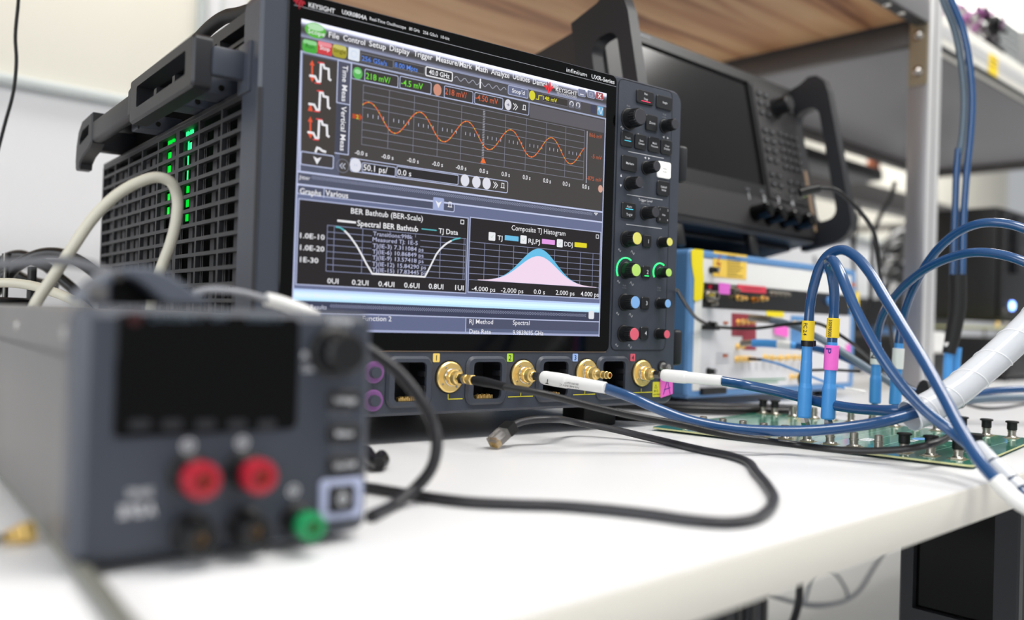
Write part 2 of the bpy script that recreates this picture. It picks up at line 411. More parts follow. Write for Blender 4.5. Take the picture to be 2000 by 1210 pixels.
# black cabinet hung under the bench
X0 = 0.60
t = Thing('equipment_cabinet', 'black panelled cabinet in a dark grey frame under the bench edge', 'cabinet', (X0+0.2, -0.25, -0.84))
zt, zb = -0.122, -0.840
ya, yb = at_x(1757, 1100, X0).y, at_x(1993, 1010, X0).y
b = MB(); b.box(X0+0.012, X0+0.3, yb+0.004, ya-0.004, zb+0.005, zt-0.004, 'black', 0.003); t.part('body', b)
zl = at_x(1757, 1180, X0).z
b = MB(); b.plate([(ya, zt), (yb, zt), (yb, zb), (ya, zb)], [[(ya-0.014, zt-0.006), (yb+0.022, zt-0.006), (yb+0.022, zl), (ya-0.014, zl)]], 0, 0.012, 'profile_dark', YZ, (X0+0.012, 0, 0), ch=0.002)
t.part('frame', b)
b = MB(); b.plate([(ya-0.0145, zt-0.0065), (yb+0.0225, zt-0.0065), (yb+0.0225, zl+0.0005), (ya-0.0145, zl+0.0005)], [], 0, 0.004, 'black_gloss', YZ, (X0+0.0118, 0, 0)); t.part('side_panel', b)
# cables on the floor side under the bench
def gz(pts, y): return [at_y(px, py, y) for px, py in pts]
b = MB(); b.tube(gz([(1560, 1120), (1561, 1165), (1552, 1205), (1535, 1240), (1500, 1290)], 0.1), 0.006, 'cable_grey'); single('mains_cable', b, 'dark grey cord hanging straight down below the bench edge', 'cord', at_y(1560, 1210, 0.1))
b = MB(); b.tube(gz([(1725, 1080), (1705, 1110), (1680, 1150), (1650, 1172), (1600, 1180), (1540, 1172), (1480, 1150), (1400, 1110)], 0.3), 0.0045, 'cable_lightgrey'); single('network_cable', b, 'pale grey cable looping below the bench towards the cabinet', 'cable', at_y(1650, 1180, 0.3))
b = MB(); b.tube(gz([(1570, 1180), (1590, 1120), (1615, 1110), (1640, 1130), (1655, 1165), (1600, 1184), (1520, 1168), (1450, 1140)], 0.32), 0.003, 'cable_slate'); single('network_cable', b, 'thin blue-grey cable curled into a small loop below the bench', 'cable', at_y(1620, 1180, 0.32))

# ================================================================== SHELVING RACK OVER THE BENCH
PX, PY = 1.296, 0.062; WZ = 0.588; BY = 0.85
t = Thing('shelving_rack', 'aluminium bench rack holding a pine shelf over the oscilloscope', 'rack', (0.9, 0.45, TZ))
b = MB(); b.box(-0.6, PX+0.04, PY+0.03, BY, WZ, WZ+0.022, 'wood', 0.002); t.part('shelf_board', b, label='pine board')
for (x, y, zt2) in ((PX, PY, 0.66), (PX, BY-0.04, 0.62), (-0.66, PY, 0.66), (-0.66, BY-0.04, 0.62)):
    b = MB(); b.box(x, x+0.055, y, y+0.036, TZ, zt2, 'alu', 0.002)
    b.box(x+0.001, x+0.054, y-0.0012, y, TZ+0.001, zt2, 'alu_light', 0.0005)  # front face lighter than the sides: the light on it put into the colour
    b.box(x+0.02, x+0.026, y-0.002, y-0.001, TZ+0.002, zt2-0.002, 'alu')
    t.part('post', b)
b = MB(); b.box(PX+0.004, PX+0.03, PY+0.036, BY-0.04, WZ-0.043, WZ-0.0005, 'alu_dark', 0.002); b.box(PX-0.004, PX+0.004, PY+0.036, BY-0.04, WZ-0.002, WZ+0.024, 'profile_dark', 0.001)
t.part('side_beam', b)
b = MB(); b.box(-0.6, PX, PY, PY+0.028, WZ-0.012, WZ+0.03, 'alu', 0.002); b.box(-0.6, PX, PY+0.003, PY+0.025, WZ-0.0125, WZ-0.0118, 'profile_dark'); fb = t.part('front_beam', b)
for k, q in enumerate(((1747, 4), (1778, 20))):
    p = at_z(*q, WZ-0.0125); b = MB(); b.lathe((min(p.x, PX-0.02), PY+0.014, WZ-0.0128), (0, 0, -1), [(0, 0.007), (0.002, 0.007), (0.004, 0.004)], 'steel', 16); t.part('bolt', b, fb)
b = MB(); b.plate([(PY+0.001, 0.465), (PY+0.035, 0.465), (PY+0.035, 0.596), (PY+0.001, 0.596)], [], 0, 0.003, 'bracket', YZ, (PX, 0, 0), ch=0.001); br = t.part('bracket', b, label='steel joining plate')
for z in (0.556, 0.49):
    b = MB(); b.lathe((PX-0.003, PY+0.018, z), (-1, 0, 0), [(0, 0.010), (0.001, 0.010), (0.0012, 0.006), (0.006, 0.006), (0.008, 0.003)], 'steel', 16); t.part('bolt', b, br)
b = MB(); b.box(PX+0.0555, PX+0.078, PY+0.012, PY+0.05, 0.27, 0.64, 'alu_dark', 0.003); t.part('cable_duct', b)

# second shelf, of the neighbouring bench
t = Thing('storage_shelf', 'large grey undersided shelf with a cream front beam beyond the post', 'shelf', (2.2, 0.4, FZ))
SX1 = 2.92
b = MB(); b.box(1.40, SX1, 0.16, 0.70, 0.60, 0.622, 'shelf_grey', 0.002); t.part('shelf_board', b)
b = MB(); b.box(1.40, SX1, 0.135, 0.16, 0.603, 0.675, 'shelf_cream', 0.003); b.box(1.40, SX1, 0.1335, 0.135, 0.625, 0.650, 'alu_light'); b.box(1.40, SX1, 0.13, 0.14, 0.598, 0.604, 'profile_dark'); fb = t.part('front_beam', b)
b = MB(); b.box(1.40, SX1, 0.70, 0.73, 0.575, 0.625, 'alu_dark', 0.003); t.part('rear_beam', b)
b = MB(); b.box(SX1, SX1+0.03, 0.14, 0.73, 0.575, 0.63, 'alu_dark', 0.003); t.part('side_beam', b)
for (x, y) in ((SX1, 0.135), (SX1, 0.70), (1.40, 0.705)):
    b = MB(); b.box(x, x+0.03, y, y+0.03, TZ, 0.574, 'alu', 0.003); t.part('post', b)
b = MB(); b.plate([(1.80, 0.607), (1.855, 0.607), (1.855, 0.652), (1.80, 0.652)], [], -0.1334, -0.1325, 'yellow', XZ); b.line([(1.81, 0.640), (1.845, 0.640)], 0.004, -0.1323, 'ink'); b.line([(1.81, 0.628), (1.845, 0.628)], 0.003, -0.1323, 'ink')
t.part('label_sticker', b, fb, label='yellow label')
wc = at_y(1888, 14, 0.24); kc = at_y(1932, 38, 0.22)
b = MB()
for i in range(34):
    x = wc.x+random.uniform(-0.13, 0.10); y = 0.24+random.uniform(-0.05, 0.07); z = 0.626+random.random()*(wc.z+0.03-0.626)
    b.tube([(x-0.07, y, max(0.626, z-0.02)), (x, y+0.03*random.uniform(-1, 1), z+0.012), (x+0.08, y+0.02, max(0.626, z-0.01))], 0.0035, 'magenta_wire', 6)
single('wire_bundle', b, 'tangle of magenta wires lying on the far shelf', 'wires', (wc.x, 0.25, 0.622))
b = MB()
for i in range(26):
    x = kc.x+random.uniform(-0.06, 0.07); y = 0.20+random.random()*0.03; z = 0.628+random.random()*(kc.z+0.015-0.628)
    b.tube([(x-0.03, y, max(0.628, z-0.008)), (x, y+0.02*random.uniform(-1, 1), z+0.012), (x+0.04, y, max(0.628, z-0.01))], 0.005, 'cable_black', 6)
single('cable_coil', b, 'coil of black cable on the far shelf next to the magenta wires', 'cable', (kc.x, 0.22, 0.622))
t = Thing('document_box', 'grey upright box on the far shelf with a ribbed front', 'box', (2.2, 0.3, 0.622))
b = MB(); b.box(2.16, 2.34, 0.24, 0.42, 0.6225, 0.86, 'alu', 0.004); t.part('body', b)
b = MB()
for k in range(12): b.box(2.175, 2.325, 0.2375, 0.24, 0.64+k*0.018, 0.648+k*0.018, 'rail_grey')
t.part('front_ribs', b)

# black boxes hung beneath the shelf's rear
t = Thing('power_supply_brick', 'long black box hanging under the rear of the grey shelf', 'equipment box', (2.25, 0.85, 0.3))
p0 = at_y(1580, 265, 0.74); p1 = at_y(1725, 345, 0.74)
b = MB(); b.box(p0.x-0.45, p1.x, 0.74, 0.86, p1.z-0.015, p0.z-0.03, 'black', 0.006); t.part('body', b)
b = MB(); b.box(p1.x+0.0005, p1.x+0.045, 0.77, 0.80, p1.z+0.005, p1.z+0.07, 'orange_conn', 0.005); t.part('connector', b, label='orange connector')
b = MB(); b.box(p0.x, p0.x+0.03, 0.78, 0.80, p0.z-0.031, 0.575, 'black'); t.part('hanger', b)
p0 = at_y(1560, 330, 1.05); p1 = at_y(1800, 420, 1.05)
b = MB(); b.plate([(p0.x-1.2, 0), (p1.x+1.6, 0), (p1.x+1.6, 0.05), (p1.x+1.595, 0.05), (p1.x+1.595, 0.004), (p0.x-1.195, 0.004), (p0.x-1.195, 0.05), (p0.x-1.2, 0.05)], [], -1.13, -1.03, 'alu_dark', XZ, (0, 0, p1.z-0.01))
b.box(p0.x-1.2, p1.x+1.6, 1.03, 1.035, p1.z-0.01, p1.z+0.07, 'alu_dark', 0.001); b.box(p0.x-0.6, p0.x-0.57, 1.13, WY, p1.z, p1.z+0.03, 'alu_dark'); b.box(p1.x+0.5, p1.x+0.53, 1.13, WY, p1.z, p1.z+0.03, 'alu_dark')
single('cable_tray', b, 'grey metal cable tray running along the back wall below the shelf', 'cable tray', (p0.x, 1.08, p1.z))

# ================================================================== INSTRUMENT CHASSIS (blue frame)
CY = 0.067; CX0, CX1, CZ0, CZ1 = 0.587, 1.040, -0.0795, 0.1108
t = Thing('modular_instrument', 'white modular test chassis in a blue frame, covered in coloured stickers', 'test instrument', ((CX0+CX1)/2, CY+0.15, TZ))
def cp(px, py, y=CY): q = at_y(px, py, y); return (q.x, q.z)
cxm, czm = (CX0+CX1)/2, (CZ0+CZ1)/2
b = MB(); b.plate(rr(cxm, czm, CX1-CX0, CZ1-CZ0, 0.008), [rr(cxm, czm, CX1-CX0-0.028, CZ1-CZ0-0.018, 0.003)], -CY-0.02, -CY+0.004, 'chassis_blue', XZ, ch=0.003); t.part('front_frame', b)
b = MB(); b.box(CX0+0.003, CX1-0.003, CY+0.021, CY+0.36, CZ0+0.002, CZ1-0.001, 'chassis_blue', 0.004)
for k in range(6): b.box(CX0+0.0012, CX0+0.003, CY+0.06, CY+0.30, CZ0+0.03+k*0.022, CZ0+0.038+k*0.022, 'black')
t.part('body', b)
for x in (CX0+0.03, CX1-0.05):
    for y in (CY+0.03, CY+0.3):
        b = MB(); b.box(x, x+0.025, y, y+0.025, TZ, CZ0+0.0015, 'black_rubber', 0.002); t.part('foot', b)
def rect(b, tl, br, d, m, th=0.0008):
    (ax, az), (bx, bz) = cp(*tl), cp(*br); b.plate([(ax, bz), (bx, bz), (bx, az), (ax, az)], [], d, d+th, m, XZ, (0, CY, 0))
def frect(tl, br, m, d=0.0, th=0.002, ch=0.0):
    b = MB(); (ax, az), (bx, bz) = cp(*tl), cp(*br); b.plate([(ax, bz), (bx, bz), (bx, az), (ax, az)], [], d, d+th, m, XZ, (0, CY, 0), ch=ch); return b
xs0, xs1 = CX0+0.0145, CX1-0.0145
zA = cp(1368, 552)[1]; zB = cp(1368, 600)[1]; zTop = CZ1-0.0095; zBot = CZ0+0.0095
def panel(x0_, x1_, z0_, z1_, m, th=0.003): q = MB(); q.plate([(x0_, z0_), (x1_, z0_), (x1_, z1_), (x0_, z1_)], [], -0.002, th, m, XZ, (0, CY, 0), ch=0.0006); return q
xe = cp(1366, 650)[0]
b = panel(xs0, xe-0.0008, zBot, zTop, 'chassis_white', 0.004); t.part('mounting_ear', b)
p1 = t.part('top_panel', panel(xe, xs1, zA+0.0005, zTop, 'chassis_white'))
p2 = t.part('connector_strip', panel(xe, xs1-0.01, zB+0.0005, zA, 'vna_dark', 0.004), label='black connector strip')
p3 = t.part('lower_panel', panel(xe, xs1, zBot, zB, 'chassis_white2'))
b = MB(); pts = [cp(*q) for q in ((1344, 489), (1352, 486), (1368, 488), (1367, 520), (1368.5, 545), (1366, 583), (1352, 589), (1349, 584), (1350, 545), (1345, 515))]
b.plate(pts, [], 0.0042, 0.005, 'yellow_tape', XZ, (0, CY, 0)); t.part('tape_strip', b, label='wrinkled yellow tape')
b = frect((1389, 490), (1453, 546), 'amber_label', 0.0032, 0.0006)
zz = [(1402, 497), (1395, 516), (1402, 514), (1398, 535)]; b.line([cp(*q) for q in zz], 0.0016, 0.0042, 'red_ink', XZ, (0, CY, 0))
for i in range(8):
    w_ = (16, 28, 26, 25, 30, 26, 20, 30)[i]; b.line([cp(1415, 500+i*5.4), cp(1415+w_, 501.0+i*5.5)], 0.0008 if i else 0.0016, 0.0042, 'ink', XZ, (0, CY, 0))
t.part('warning_label', b, p1, label='amber hazard label with a red flash')
for q, pr in (((1384, 527), p1), ((1381, 633), p3), ((1379, 724), p3)):
    x, z = cp(*q); b = MB(); b.lathe((x, CY-0.003, z), (0, -1, 0), [(0, 0.0045), (0.002, 0.0045), (0.002, 0.0038), (0.011, 0.0036), (0.012, 0.0028)], 'black', 16); b.lathe((x, CY-0.0151, z), (0, -1, 0), [(0, 0.0028), (0.0004, 0.0027)], 'steel', 16); t.part('thumb_screw', b, pr)
def sma(b, q, r=0.0035, L=0.009, m='gold', d0=0.004):
    x, z = cp(*q); b.lathe((x, CY-d0, z), (0, -1, 0), [(0, r*1.15), (0.0022, r*1.15), (0.0022, r*0.8), (L, r*0.8), (L, r*0.45), (L-0.001, r*0.4)], m, 12)
b = MB(); x, z = cp(1378, 577); b.lathe((x, CY-0.004, z), (0, -1, 0), [(0, 0.0085), (0.003, 0.0085), (0.003, 0.006), (0.014, 0.006), (0.014, 0.0035), (0.008, 0.003)], 'nickel', 20); t.part('signal_connector', b, p2, label='large nickel connector')
for q, m_ in (((1434, 581), 'gold'), ((1442, 582), 'gold'), ((1465, 585), 'gold_dark'), ((1483, 583), 'gold'), ((1500, 573), 'nickel'), ((1509, 573.5), 'nickel'), ((1518, 574), 'nickel'), ((1527, 575), 'nickel'), ((1385, 592), 'nickel'), ((1420, 564), 'nickel'), ((1428, 567), 'nickel')):
    b = MB(); sma(b, q, m=m_); t.part('signal_connector', b, p2)
b = MB(); sma(b, (1613, 587), 0.006, 0.010, 'sky_label'); t.part('signal_connector', b, p2, label='blue capped connector')
t.part('paper_note', frect((1388, 552), (1409, 575), 'pink_dull', 0.0125, 0.0006), p2, label='magenta note')
b = frect((1435, 555), (1490, 573), 'red_label', 0.0042, 0.0006); b.line([cp(1446, 563), cp(1480, 565)], 0.0014, 0.0052, 'maroon', XZ, (0, CY, 0)); t.part('red_label', b, p2, label='red label')
t.part('indicator', frect((1378, 556), (1384, 563), 'red_plastic', 0.0041, 0.001), p2, label='red lamp')
b = MB(); pts = [cp(*q) for q in ((1425, 611), (1472, 614), (1472, 683), (1447, 682), (1446, 656), (1425, 655))]; b.plate(pts, [], 0.0031, 0.0038, 'maroon', XZ, (0, CY, 0)); t.part('marking_label', b, p3, label='maroon label')
b = frect((1541, 616), (1583, 672), 'sky_label', 0.0031, 0.0008); t.part('marking_label', b, p3, label='blue label')
t.part('marking_label', frect((1493, 607), (1526, 619), 'yellow_tape', 0.0031, 0.0008), p3, label='yellow label')
b = MB(); pts = [cp(*q) for q in ((1506, 634), (1532, 632), (1531, 658), (1505, 652))]; b.plate(pts, [], 0.006, 0.0066, 'pink', XZ, (0, CY, 0)); t.part('paper_note', b, p3, label='pink note')
t.part('paper_note', frect((1649, 672), (1661, 692), 'pink', 0.0031, 0.0008), p3, label='small pink note at the edge')
t.part('marking_label', frect((1655, 568), (1673, 600), 'yellow', 0.0031, 0.0008), p1, label='yellow edge label')
t.part('indicator', frect((1659, 552), (1666, 560), 'orange_conn', 0.0031, 0.001), p1, label='orange lamp')
for q in ((1436, 629), (1445, 628), (1455, 628), (1436, 676), (1434, 701), (1441, 700), (1449, 700), (1458, 700), (1489, 697), (1503, 698), (1520, 698), (1534, 697), (1547, 697), (1560, 697), (1541, 735), (1555, 733), (1546, 631), (1556, 631)):
    b = MB(); sma(b, q, 0.0037, 0.011, 'gold', 0.003); t.part('signal_connector', b, p3)
for q in ((1413, 630), (1412, 694)): t.part('indicator', frect((q[0]-4, q[1]-2.5), (q[0]+4, q[1]+2.5), 'orange_conn', 0.0031, 0.001), p3)
b = MB()
for q0, q1 in (((1440, 741), (1530, 739)), ((1455, 746), (1515, 745))): b.line([cp(*q0), cp(*q1)], 0.0016, 0.0035, 'led_green' if False else 'green_plastic', XZ, (0, CY, 0))
for i in range(9): b.line([cp(1445+i*14, 708), cp(1445+i*14, 722)], 0.0012, 0.0035, 'print_grey', XZ, (0, CY, 0))
for i in range(4): b.line([cp(1395, 690+i*6), cp(1420, 690+i*6)], 0.0008, 0.0034, 'print_grey', XZ, (0, CY, 0))
t.part('panel_printing', b, p3)
b = frect((1362, 757), (1408, 767), 'black', 0.003, 0.006); t.part('latch', b, p3)
b = frect((1365, 634), (1392, 644), 'black', 0.003, 0.008); t.part('latch', b, p3)

# plugs and leads of the chassis (all loose cables: things of their own)
def lead(name, label, cat, segs, base, group=None, frame=None):
    t_ = Thing(name, label, cat, base, frame, group); out = []
    for s_ in segs:
        b_ = MB(); s_[1](b_); out.append(t_.part(s_[0], b_, label=s_[2] if len(s_) > 2 else None))
    return t_
P0 = at_y(1450, 670, CY-0.012)
lead('coaxial_cable', 'dark blue cable with a light blue boot plugged sideways into the chassis', 'cable', [
    ('connector', lambda b: b.tube([at_d(1447, 670, 1.16), at_d(1472, 669, 1.15)], 0.0042, 'nickel')),
    ('boot', lambda b: b.tube([at_d(1470, 669.5, 1.15), at_d(1495, 670, 1.14), at_d(1522, 672, 1.13)], 0.0052, 'boot_blue'), 'light blue boot'),
    ('label_band', lambda b: b.tube([at_d(1519, 672, 1.13), at_d(1545, 674, 1.12)], 0.0054, 'boot_white'), 'white label band'),
    ('boot', lambda b: b.tube([at_d(1543, 674, 1.12), at_d(1554, 675, 1.12)], 0.0050, 'boot_blue')),
    ('jacket', lambda b: b.tube([at_d(1552, 675, 1.12), at_d(1600, 682, 1.10), at_d(1660, 703, 1.07), at_d(1730, 740, 1.05), at_d(1800, 768, 1.05), at_d(1870, 772, 1.05), at_d(1950, 762, 1.05), at_d(2060, 758, 1.06)], 0.0044, 'cable_blue'))], P0)
lead('coaxial_cable', 'slate grey cable with a ribbed silver plug in the maroon labelled port', 'cable', [
    ('connector', lambda b: b.tube([at_d(1464, 620, 1.15), at_d(1485, 622, 1.14), at_d(1508, 625, 1.13)], 0.0050, 'nickel')),
    ('jacket', lambda b: b.tube([at_d(1506, 625, 1.13), at_d(1545, 634, 1.10), at_d(1590, 655, 1.07), at_d(1650, 690, 1.05), at_d(1720, 735, 1.03), at_d(1790, 775, 1.02), at_d(1860, 783, 1.02), at_d(1950, 777, 1.02), at_d(2060, 776, 1.03)], 0.0042, 'cable_slate'))], at_d(1500, 625, 1.13))
lead('coaxial_cable', 'thin light blue lead with a black plug in the gold connector row', 'cable', [
    ('connector', lambda b: b.tube([at_d(1462, 700, 1.15), at_d(1490, 702, 1.14)], 0.0020, 'black')),
    ('jacket', lambda b: b.tube([at_d(1488, 702, 1.14), at_d(1520, 710, 1.12), at_d(1560, 725, 1.10), at_d(1610, 745, 1.08), at_d(1650, 758, 1.08)], 0.0015, 'boot_blue')),
    ('end_sleeve', lambda b: b.tube([at_d(1648, 757.5, 1.08), at_d(1690, 765, 1.09)], 0.0020, 'boot_white'))], at_d(1500, 702, 1.14))
b = MB(); b.tube([at_d(1322, 566, 0.90), at_d(1345, 602, 1.0), at_d(1368, 626, 1.1), at_d(1400, 638, 1.14), at_d(1470, 641, 1.12), at_d(1550, 632, 1.08), at_d(1600, 632, 1.06), at_d(1650, 660, 1.06), at_d(1700, 700, 1.10), at_d(1760, 745, 1.12), at_d(1800, 765, 1.12)], 0.0021, 'cable_black')
single('audio_cable', b, 'thin black lead sagging across the front of the blue framed chassis', 'cable', at_d(1470, 641, 1.12))
b = MB(); b.tube([at_d(1590, 770, 1.1), at_d(1562, 748, 1.1), at_d(1565, 728, 1.1), at_d(1610, 722, 1.09), at_d(1680, 725, 1.09)], 0.0018, 'cable_black')
single('thin_lead', b, 'thin black lead curling upward behind the yellow banded cables', 'cable', at_d(1562, 748, 1.1))

# ================================================================== NETWORK ANALYSER standing tilted on the chassis
VY, VZ, TILT = 0.09, 0.147, 12.0
VX0, VX1, VH = 0.495, 0.962, 0.262
FV = Matrix.Translation((0, VY, VZ)) @ Matrix.Rotation(R(-TILT), 4, 'X')
FVI = FV.inverted()
def vp(px, py):
    c = FVI @ CAM; q = FVI.to_3x3() @ ray(px, py); k = -c.y/q.y; p = c+q*k; return (p.x, p.z)
t = Thing('network_analyzer', 'dark grey analyser tilted back on the white chassis, with two big side handles', 'test instrument', ((VX0+VX1)/2, 0.16, 0.036), FV)
b = MB()
prof = [(0.018, 0.002), (0.018, VH-0.002), (0.34, VH-0.002), (0.34, 0.042), (0.165, 0.003)]
b.plate(prof, [], -(VX1-0.004), -(VX0+0.004), 'vna_grey', YZ); t.part('body', b)
vs0, vs1 = vp(1275, 88), vp(1492, 364)
sx0, sx1 = VX0+0.03, vp(1478, 260)[0]; sz1 = VH-0.018; sz0 = vp(1490, 362)[1]
b = MB(); b.plate(rr((VX0+VX1)/2, VH/2, VX1-VX0, VH, 0.008), [rr((sx0+sx1)/2, (sz0+sz1)/2, sx1-sx0, sz1-sz0, 0.004)], -0.018, 0.0, 'vna_dark', XZ, ch=0.003); t.part('front_frame', b)
b = MB(); b.plate(rr((sx0+sx1)/2, (sz0+sz1)/2, sx1-sx0, sz1-sz0, 0.004), [], -0.014, -0.004, 'vna_screen', XZ); t.part('screen', b, label='dark switched-off screen')
kx0 = sx1+0.006; kx1 = VX1-0.008; kz0 = sz0-0.018
b = MB(); b.plate(rr((kx0+kx1)/2, (kz0+sz1)/2, kx1-kx0, sz1-kz0, 0.005), [], 0.0002, 0.002, 'vna_grey', XZ); kp = t.part('keypad_panel', b)
def key(u, v, w_, h_, m='vna_dark', pr=None, nm='key', lab=None):
    b_ = MB(); b_.plate(rr(u, v, w_, h_, 0.0015, 2), [], 0.002, 0.0045, m, XZ, ch=0.0008)
    b_.line([(u-w_*0.25, v), (u+w_*0.25, v)], 0.0012, 0.0047, 'print_grey'); t.part(nm, b_, pr or kp, label=lab)
kw = kx1-kx0
for grp, (z_, rows) in enumerate(((sz1-0.015, 3), (sz1-0.075, 4), (sz1-0.145, 2))):
    for r_ in range(rows):
        for c_ in range(2): key(kx0+kw*(0.12+0.17*c_), z_-0.0155*r_, 0.011, 0.008)
for r_ in range(5):
    for c_ in range(4): key(kx0+kw*(0.50+0.135*c_), sz1-0.073-0.0135*r_, 0.009, 0.0075)
for r_ in range(2):
    for c_ in range(3):
        if (r_, c_) != (1, 2): key(kx0+kw*(0.55+0.16*c_), sz1-0.150-0.0145*r_, 0.010, 0.008)
for c_ in range(2):
    for r_ in range(2): key(kx0+kw*(0.78+0.13*c_), sz1-0.014-0.014*r_, 0.009, 0.007)
key(kx0+kw*0.87, sz1-0.1645, 0.011, 0.009, 'cap_lime', nm='key', lab='green lit key')
b = MB(); b.lathe((kx0+kw*0.52, 0.0-0.002, sz1-0.030), (0, -1, 0), [(0, 0.016), (0.004, 0.016), (0.004, 0.0135), (0.024, 0.013), (0.026, 0.011)], 'knob_black', 28); t.part('knob', b, kp)
for c_ in range(3):
    u = kx0+kw*(0.15+0.30*c_); b = MB(); b.plate(rr(u, kz0+0.012, 0.013, 0.007, 0.001, 2), [rr(u, kz0+0.012, 0.010, 0.004, 0.0005, 1)], 0.002, 0.004, 'steel', XZ); t.part('usb_port', b, kp)
b = MB(); b.plate([(VX0+0.012, 0.010), (VX1-0.006, 0.010), (VX1-0.006, kz0-0.004), (VX0+0.012, kz0-0.004)], [], 0.0002, 0.002, 'vna_grey', XZ, ch=0.001); lp = t.part('port_panel', b)
for k, (q, ql) in enumerate((((1474, 418), (1461, 390)), ((1500, 426), (1489, 394)), ((1528, 432), (1517, 397)), ((1555, 438), (1544, 403)))):
    u, v = vp(*q); u -= 0.004
    b = MB(); b.lathe((u, -0.002, v), (0, -1, 0), [(0, 0.0125), (0.004, 0.0125), (0.004, 0.0115), (0.026, 0.0112), (0.028, 0.008)], 'black_gloss', 24); t.part('test_port', b, lp)
    uu, vv = vp(*ql); b = MB(); b.text(str(k+1), uu, vv, 0.010, 0.0024, 'white_print', XZ); b.text('Port', uu-0.004, vv+0.014, 0.004, 0.0024, 'print_grey', XZ); t.part('port_number', b, lp)
b = MB(); b.line([(sx0, VH-0.008), (sx0+0.07, VH-0.008)], 0.0016, 0.0004, 'print_grey'); t.part('lettering', b)
b = MB(); b.plate([(VX1-0.0055, 0.02), (VX1-0.001, 0.02), (VX1-0.001, 0.12), (VX1-0.0055, 0.12)], [], 0.0005, 0.003, 'beige_trim', XZ); t.part('edge_trim', b, label='tan edge strip')
for x, nm in ((VX0-0.022, 'l'), (VX1+0.001, 'r')):
    # ring in the plane x = const; u = depth forward (towards viewer), v = height
    ax = (Vector((0, -1, 0)), Vector((0, 0, 1)), Vector((1, 0, 0)))
    out = [(-0.03, -0.004), (0.030, -0.004), (0.047, 0.002), (0.058, 0.016), (0.060, 0.03), (0.060, VH-0.03), (0.056, VH-0.010), (0.045, VH+0.004), (0.032, VH+0.007), (0.015, VH), (-0.03, VH-0.006)]
    hole = rr(0.018, VH/2-0.005, 0.042, VH-0.078, 0.016)
    b = MB(); b.plate(out, [hole], 0, 0.021, 'slate_dark', ax, (x, 0, 0), ch=0.003); t.part('handle', b)
b = MB(); b.box(VX0+0.03, VX1-0.03, 0.03, 0.15, -0.006, 0.0015, 'black', 0.002); t.part('underside_bar', b)
for x in (VX0+0.10, VX1-0.19):
    b = MB(); b.box(x, x+0.02, 0.004, 0.014, -0.030, 0.002, 'black', 0.002); t.part('foot', b)
# USB plug and lead from its right edge
p = at_d(1568, 372, 1.14)
lead('usb_cable', 'black lead drooping from the side of the tilted analyser', 'cable', [
    ('plug', lambda b: b.tube([at_d(1562, 376, 1.13), at_d(1580, 371, 1.13), at_d(1600, 367, 1.13)], 0.006, 'black')),
    ('jacket', lambda b: b.tube([at_d(1598, 367, 1.13), at_d(1630, 370, 1.13), at_d(1665, 398, 1.14), at_d(1692, 428, 1.15), at_d(1706, 452, 1.16), at_d(1713, 480, 1.17), at_d(1716, 515, 1.18), at_d(1722, 560, 1.2), at_d(1735, 620, 1.22), at_d(1750, 700, 1.25)], 0.0028, 'cable_black'))], p)
b = MB(); b.tube([at_d(1748, 355, 2.0), at_d(1740, 385, 2.0), at_d(1725, 410, 2.0), at_d(1708, 450, 2.0), at_d(1704, 500, 2.0), at_d(1700, 600, 2.0)], 0.005, 'cable_black'); single('hanging_cord', b, 'dark cord hanging from the orange connector down the wall', 'cord', at_d(1725, 410, 2.0))
for i, (xa, xb) in enumerate(((1648, 1665), (1678, 1668), (1590, 1604))):
    b = MB(); b.tube([at_d(xa, 400 if i < 2 else 500, 2.15), at_d((xa+xb)/2, 440 if i < 2 else 530, 2.15), at_d(xb, 480 if i < 2 else 560, 2.15), at_d(xb+2, 620, 2.15)], 0.0042, 'cable_lightgrey' if i == 2 else 'cable_grey')
    single('hanging_cord', b, ('grey cord hanging beside the analyser handle, left of two crossing', 'grey cord hanging beside the analyser handle, right of two crossing', 'pale cord hanging on the wall just above the chassis')[i], 'cord', at_d(xb, 480, 2.15))

# ================================================================== OSCILLOSCOPE (frame RS: turned on the bench)
SB = Vector((0.195, 0.25, TZ))
t = Thing('oscilloscope', 'large dark grey oscilloscope with a lit screen and four gold input connectors', 'oscilloscope', SB, RS)
def sp(px, py, y=0.0): q = s_y(px, py, y); return (q.x, q.z)
PORTS = (0.1045, 0.1820, 0.2592, 0.3335); PZ = -0.0402
b = MB(); b.plate(rr(0.196, 0.0940, 0.4530, 0.3240, 0.013, 6), [rr(x, PZ, 0.0345, 0.0345, 0.005) for x in PORTS], -0.034, 0.0, 'slate', XZ, ch=0.0025, inner_m='slate_dark')
t.part('front_bezel', b)
b = MB(); b.plate([(-0.028, -0.062), (0.4185, -0.062), (0.4185, 0.2435), (-0.028, 0.2435)], [], -0.50, -0.0345, 'body_grey', XZ) if False else None
b = MB(); b.box(-0.012, 0.4185, 0.037, 0.50, -0.062, 0.2435, 'body_grey', 0.004); b.box(-0.0125, -0.0119, 0.04, 0.498, -0.06, 0.24, 'hole_black'); b.box(-0.0262, -0.0121, 0.494, 0.500, -0.062, 0.178, 'body_grey'); t.part('body', b)
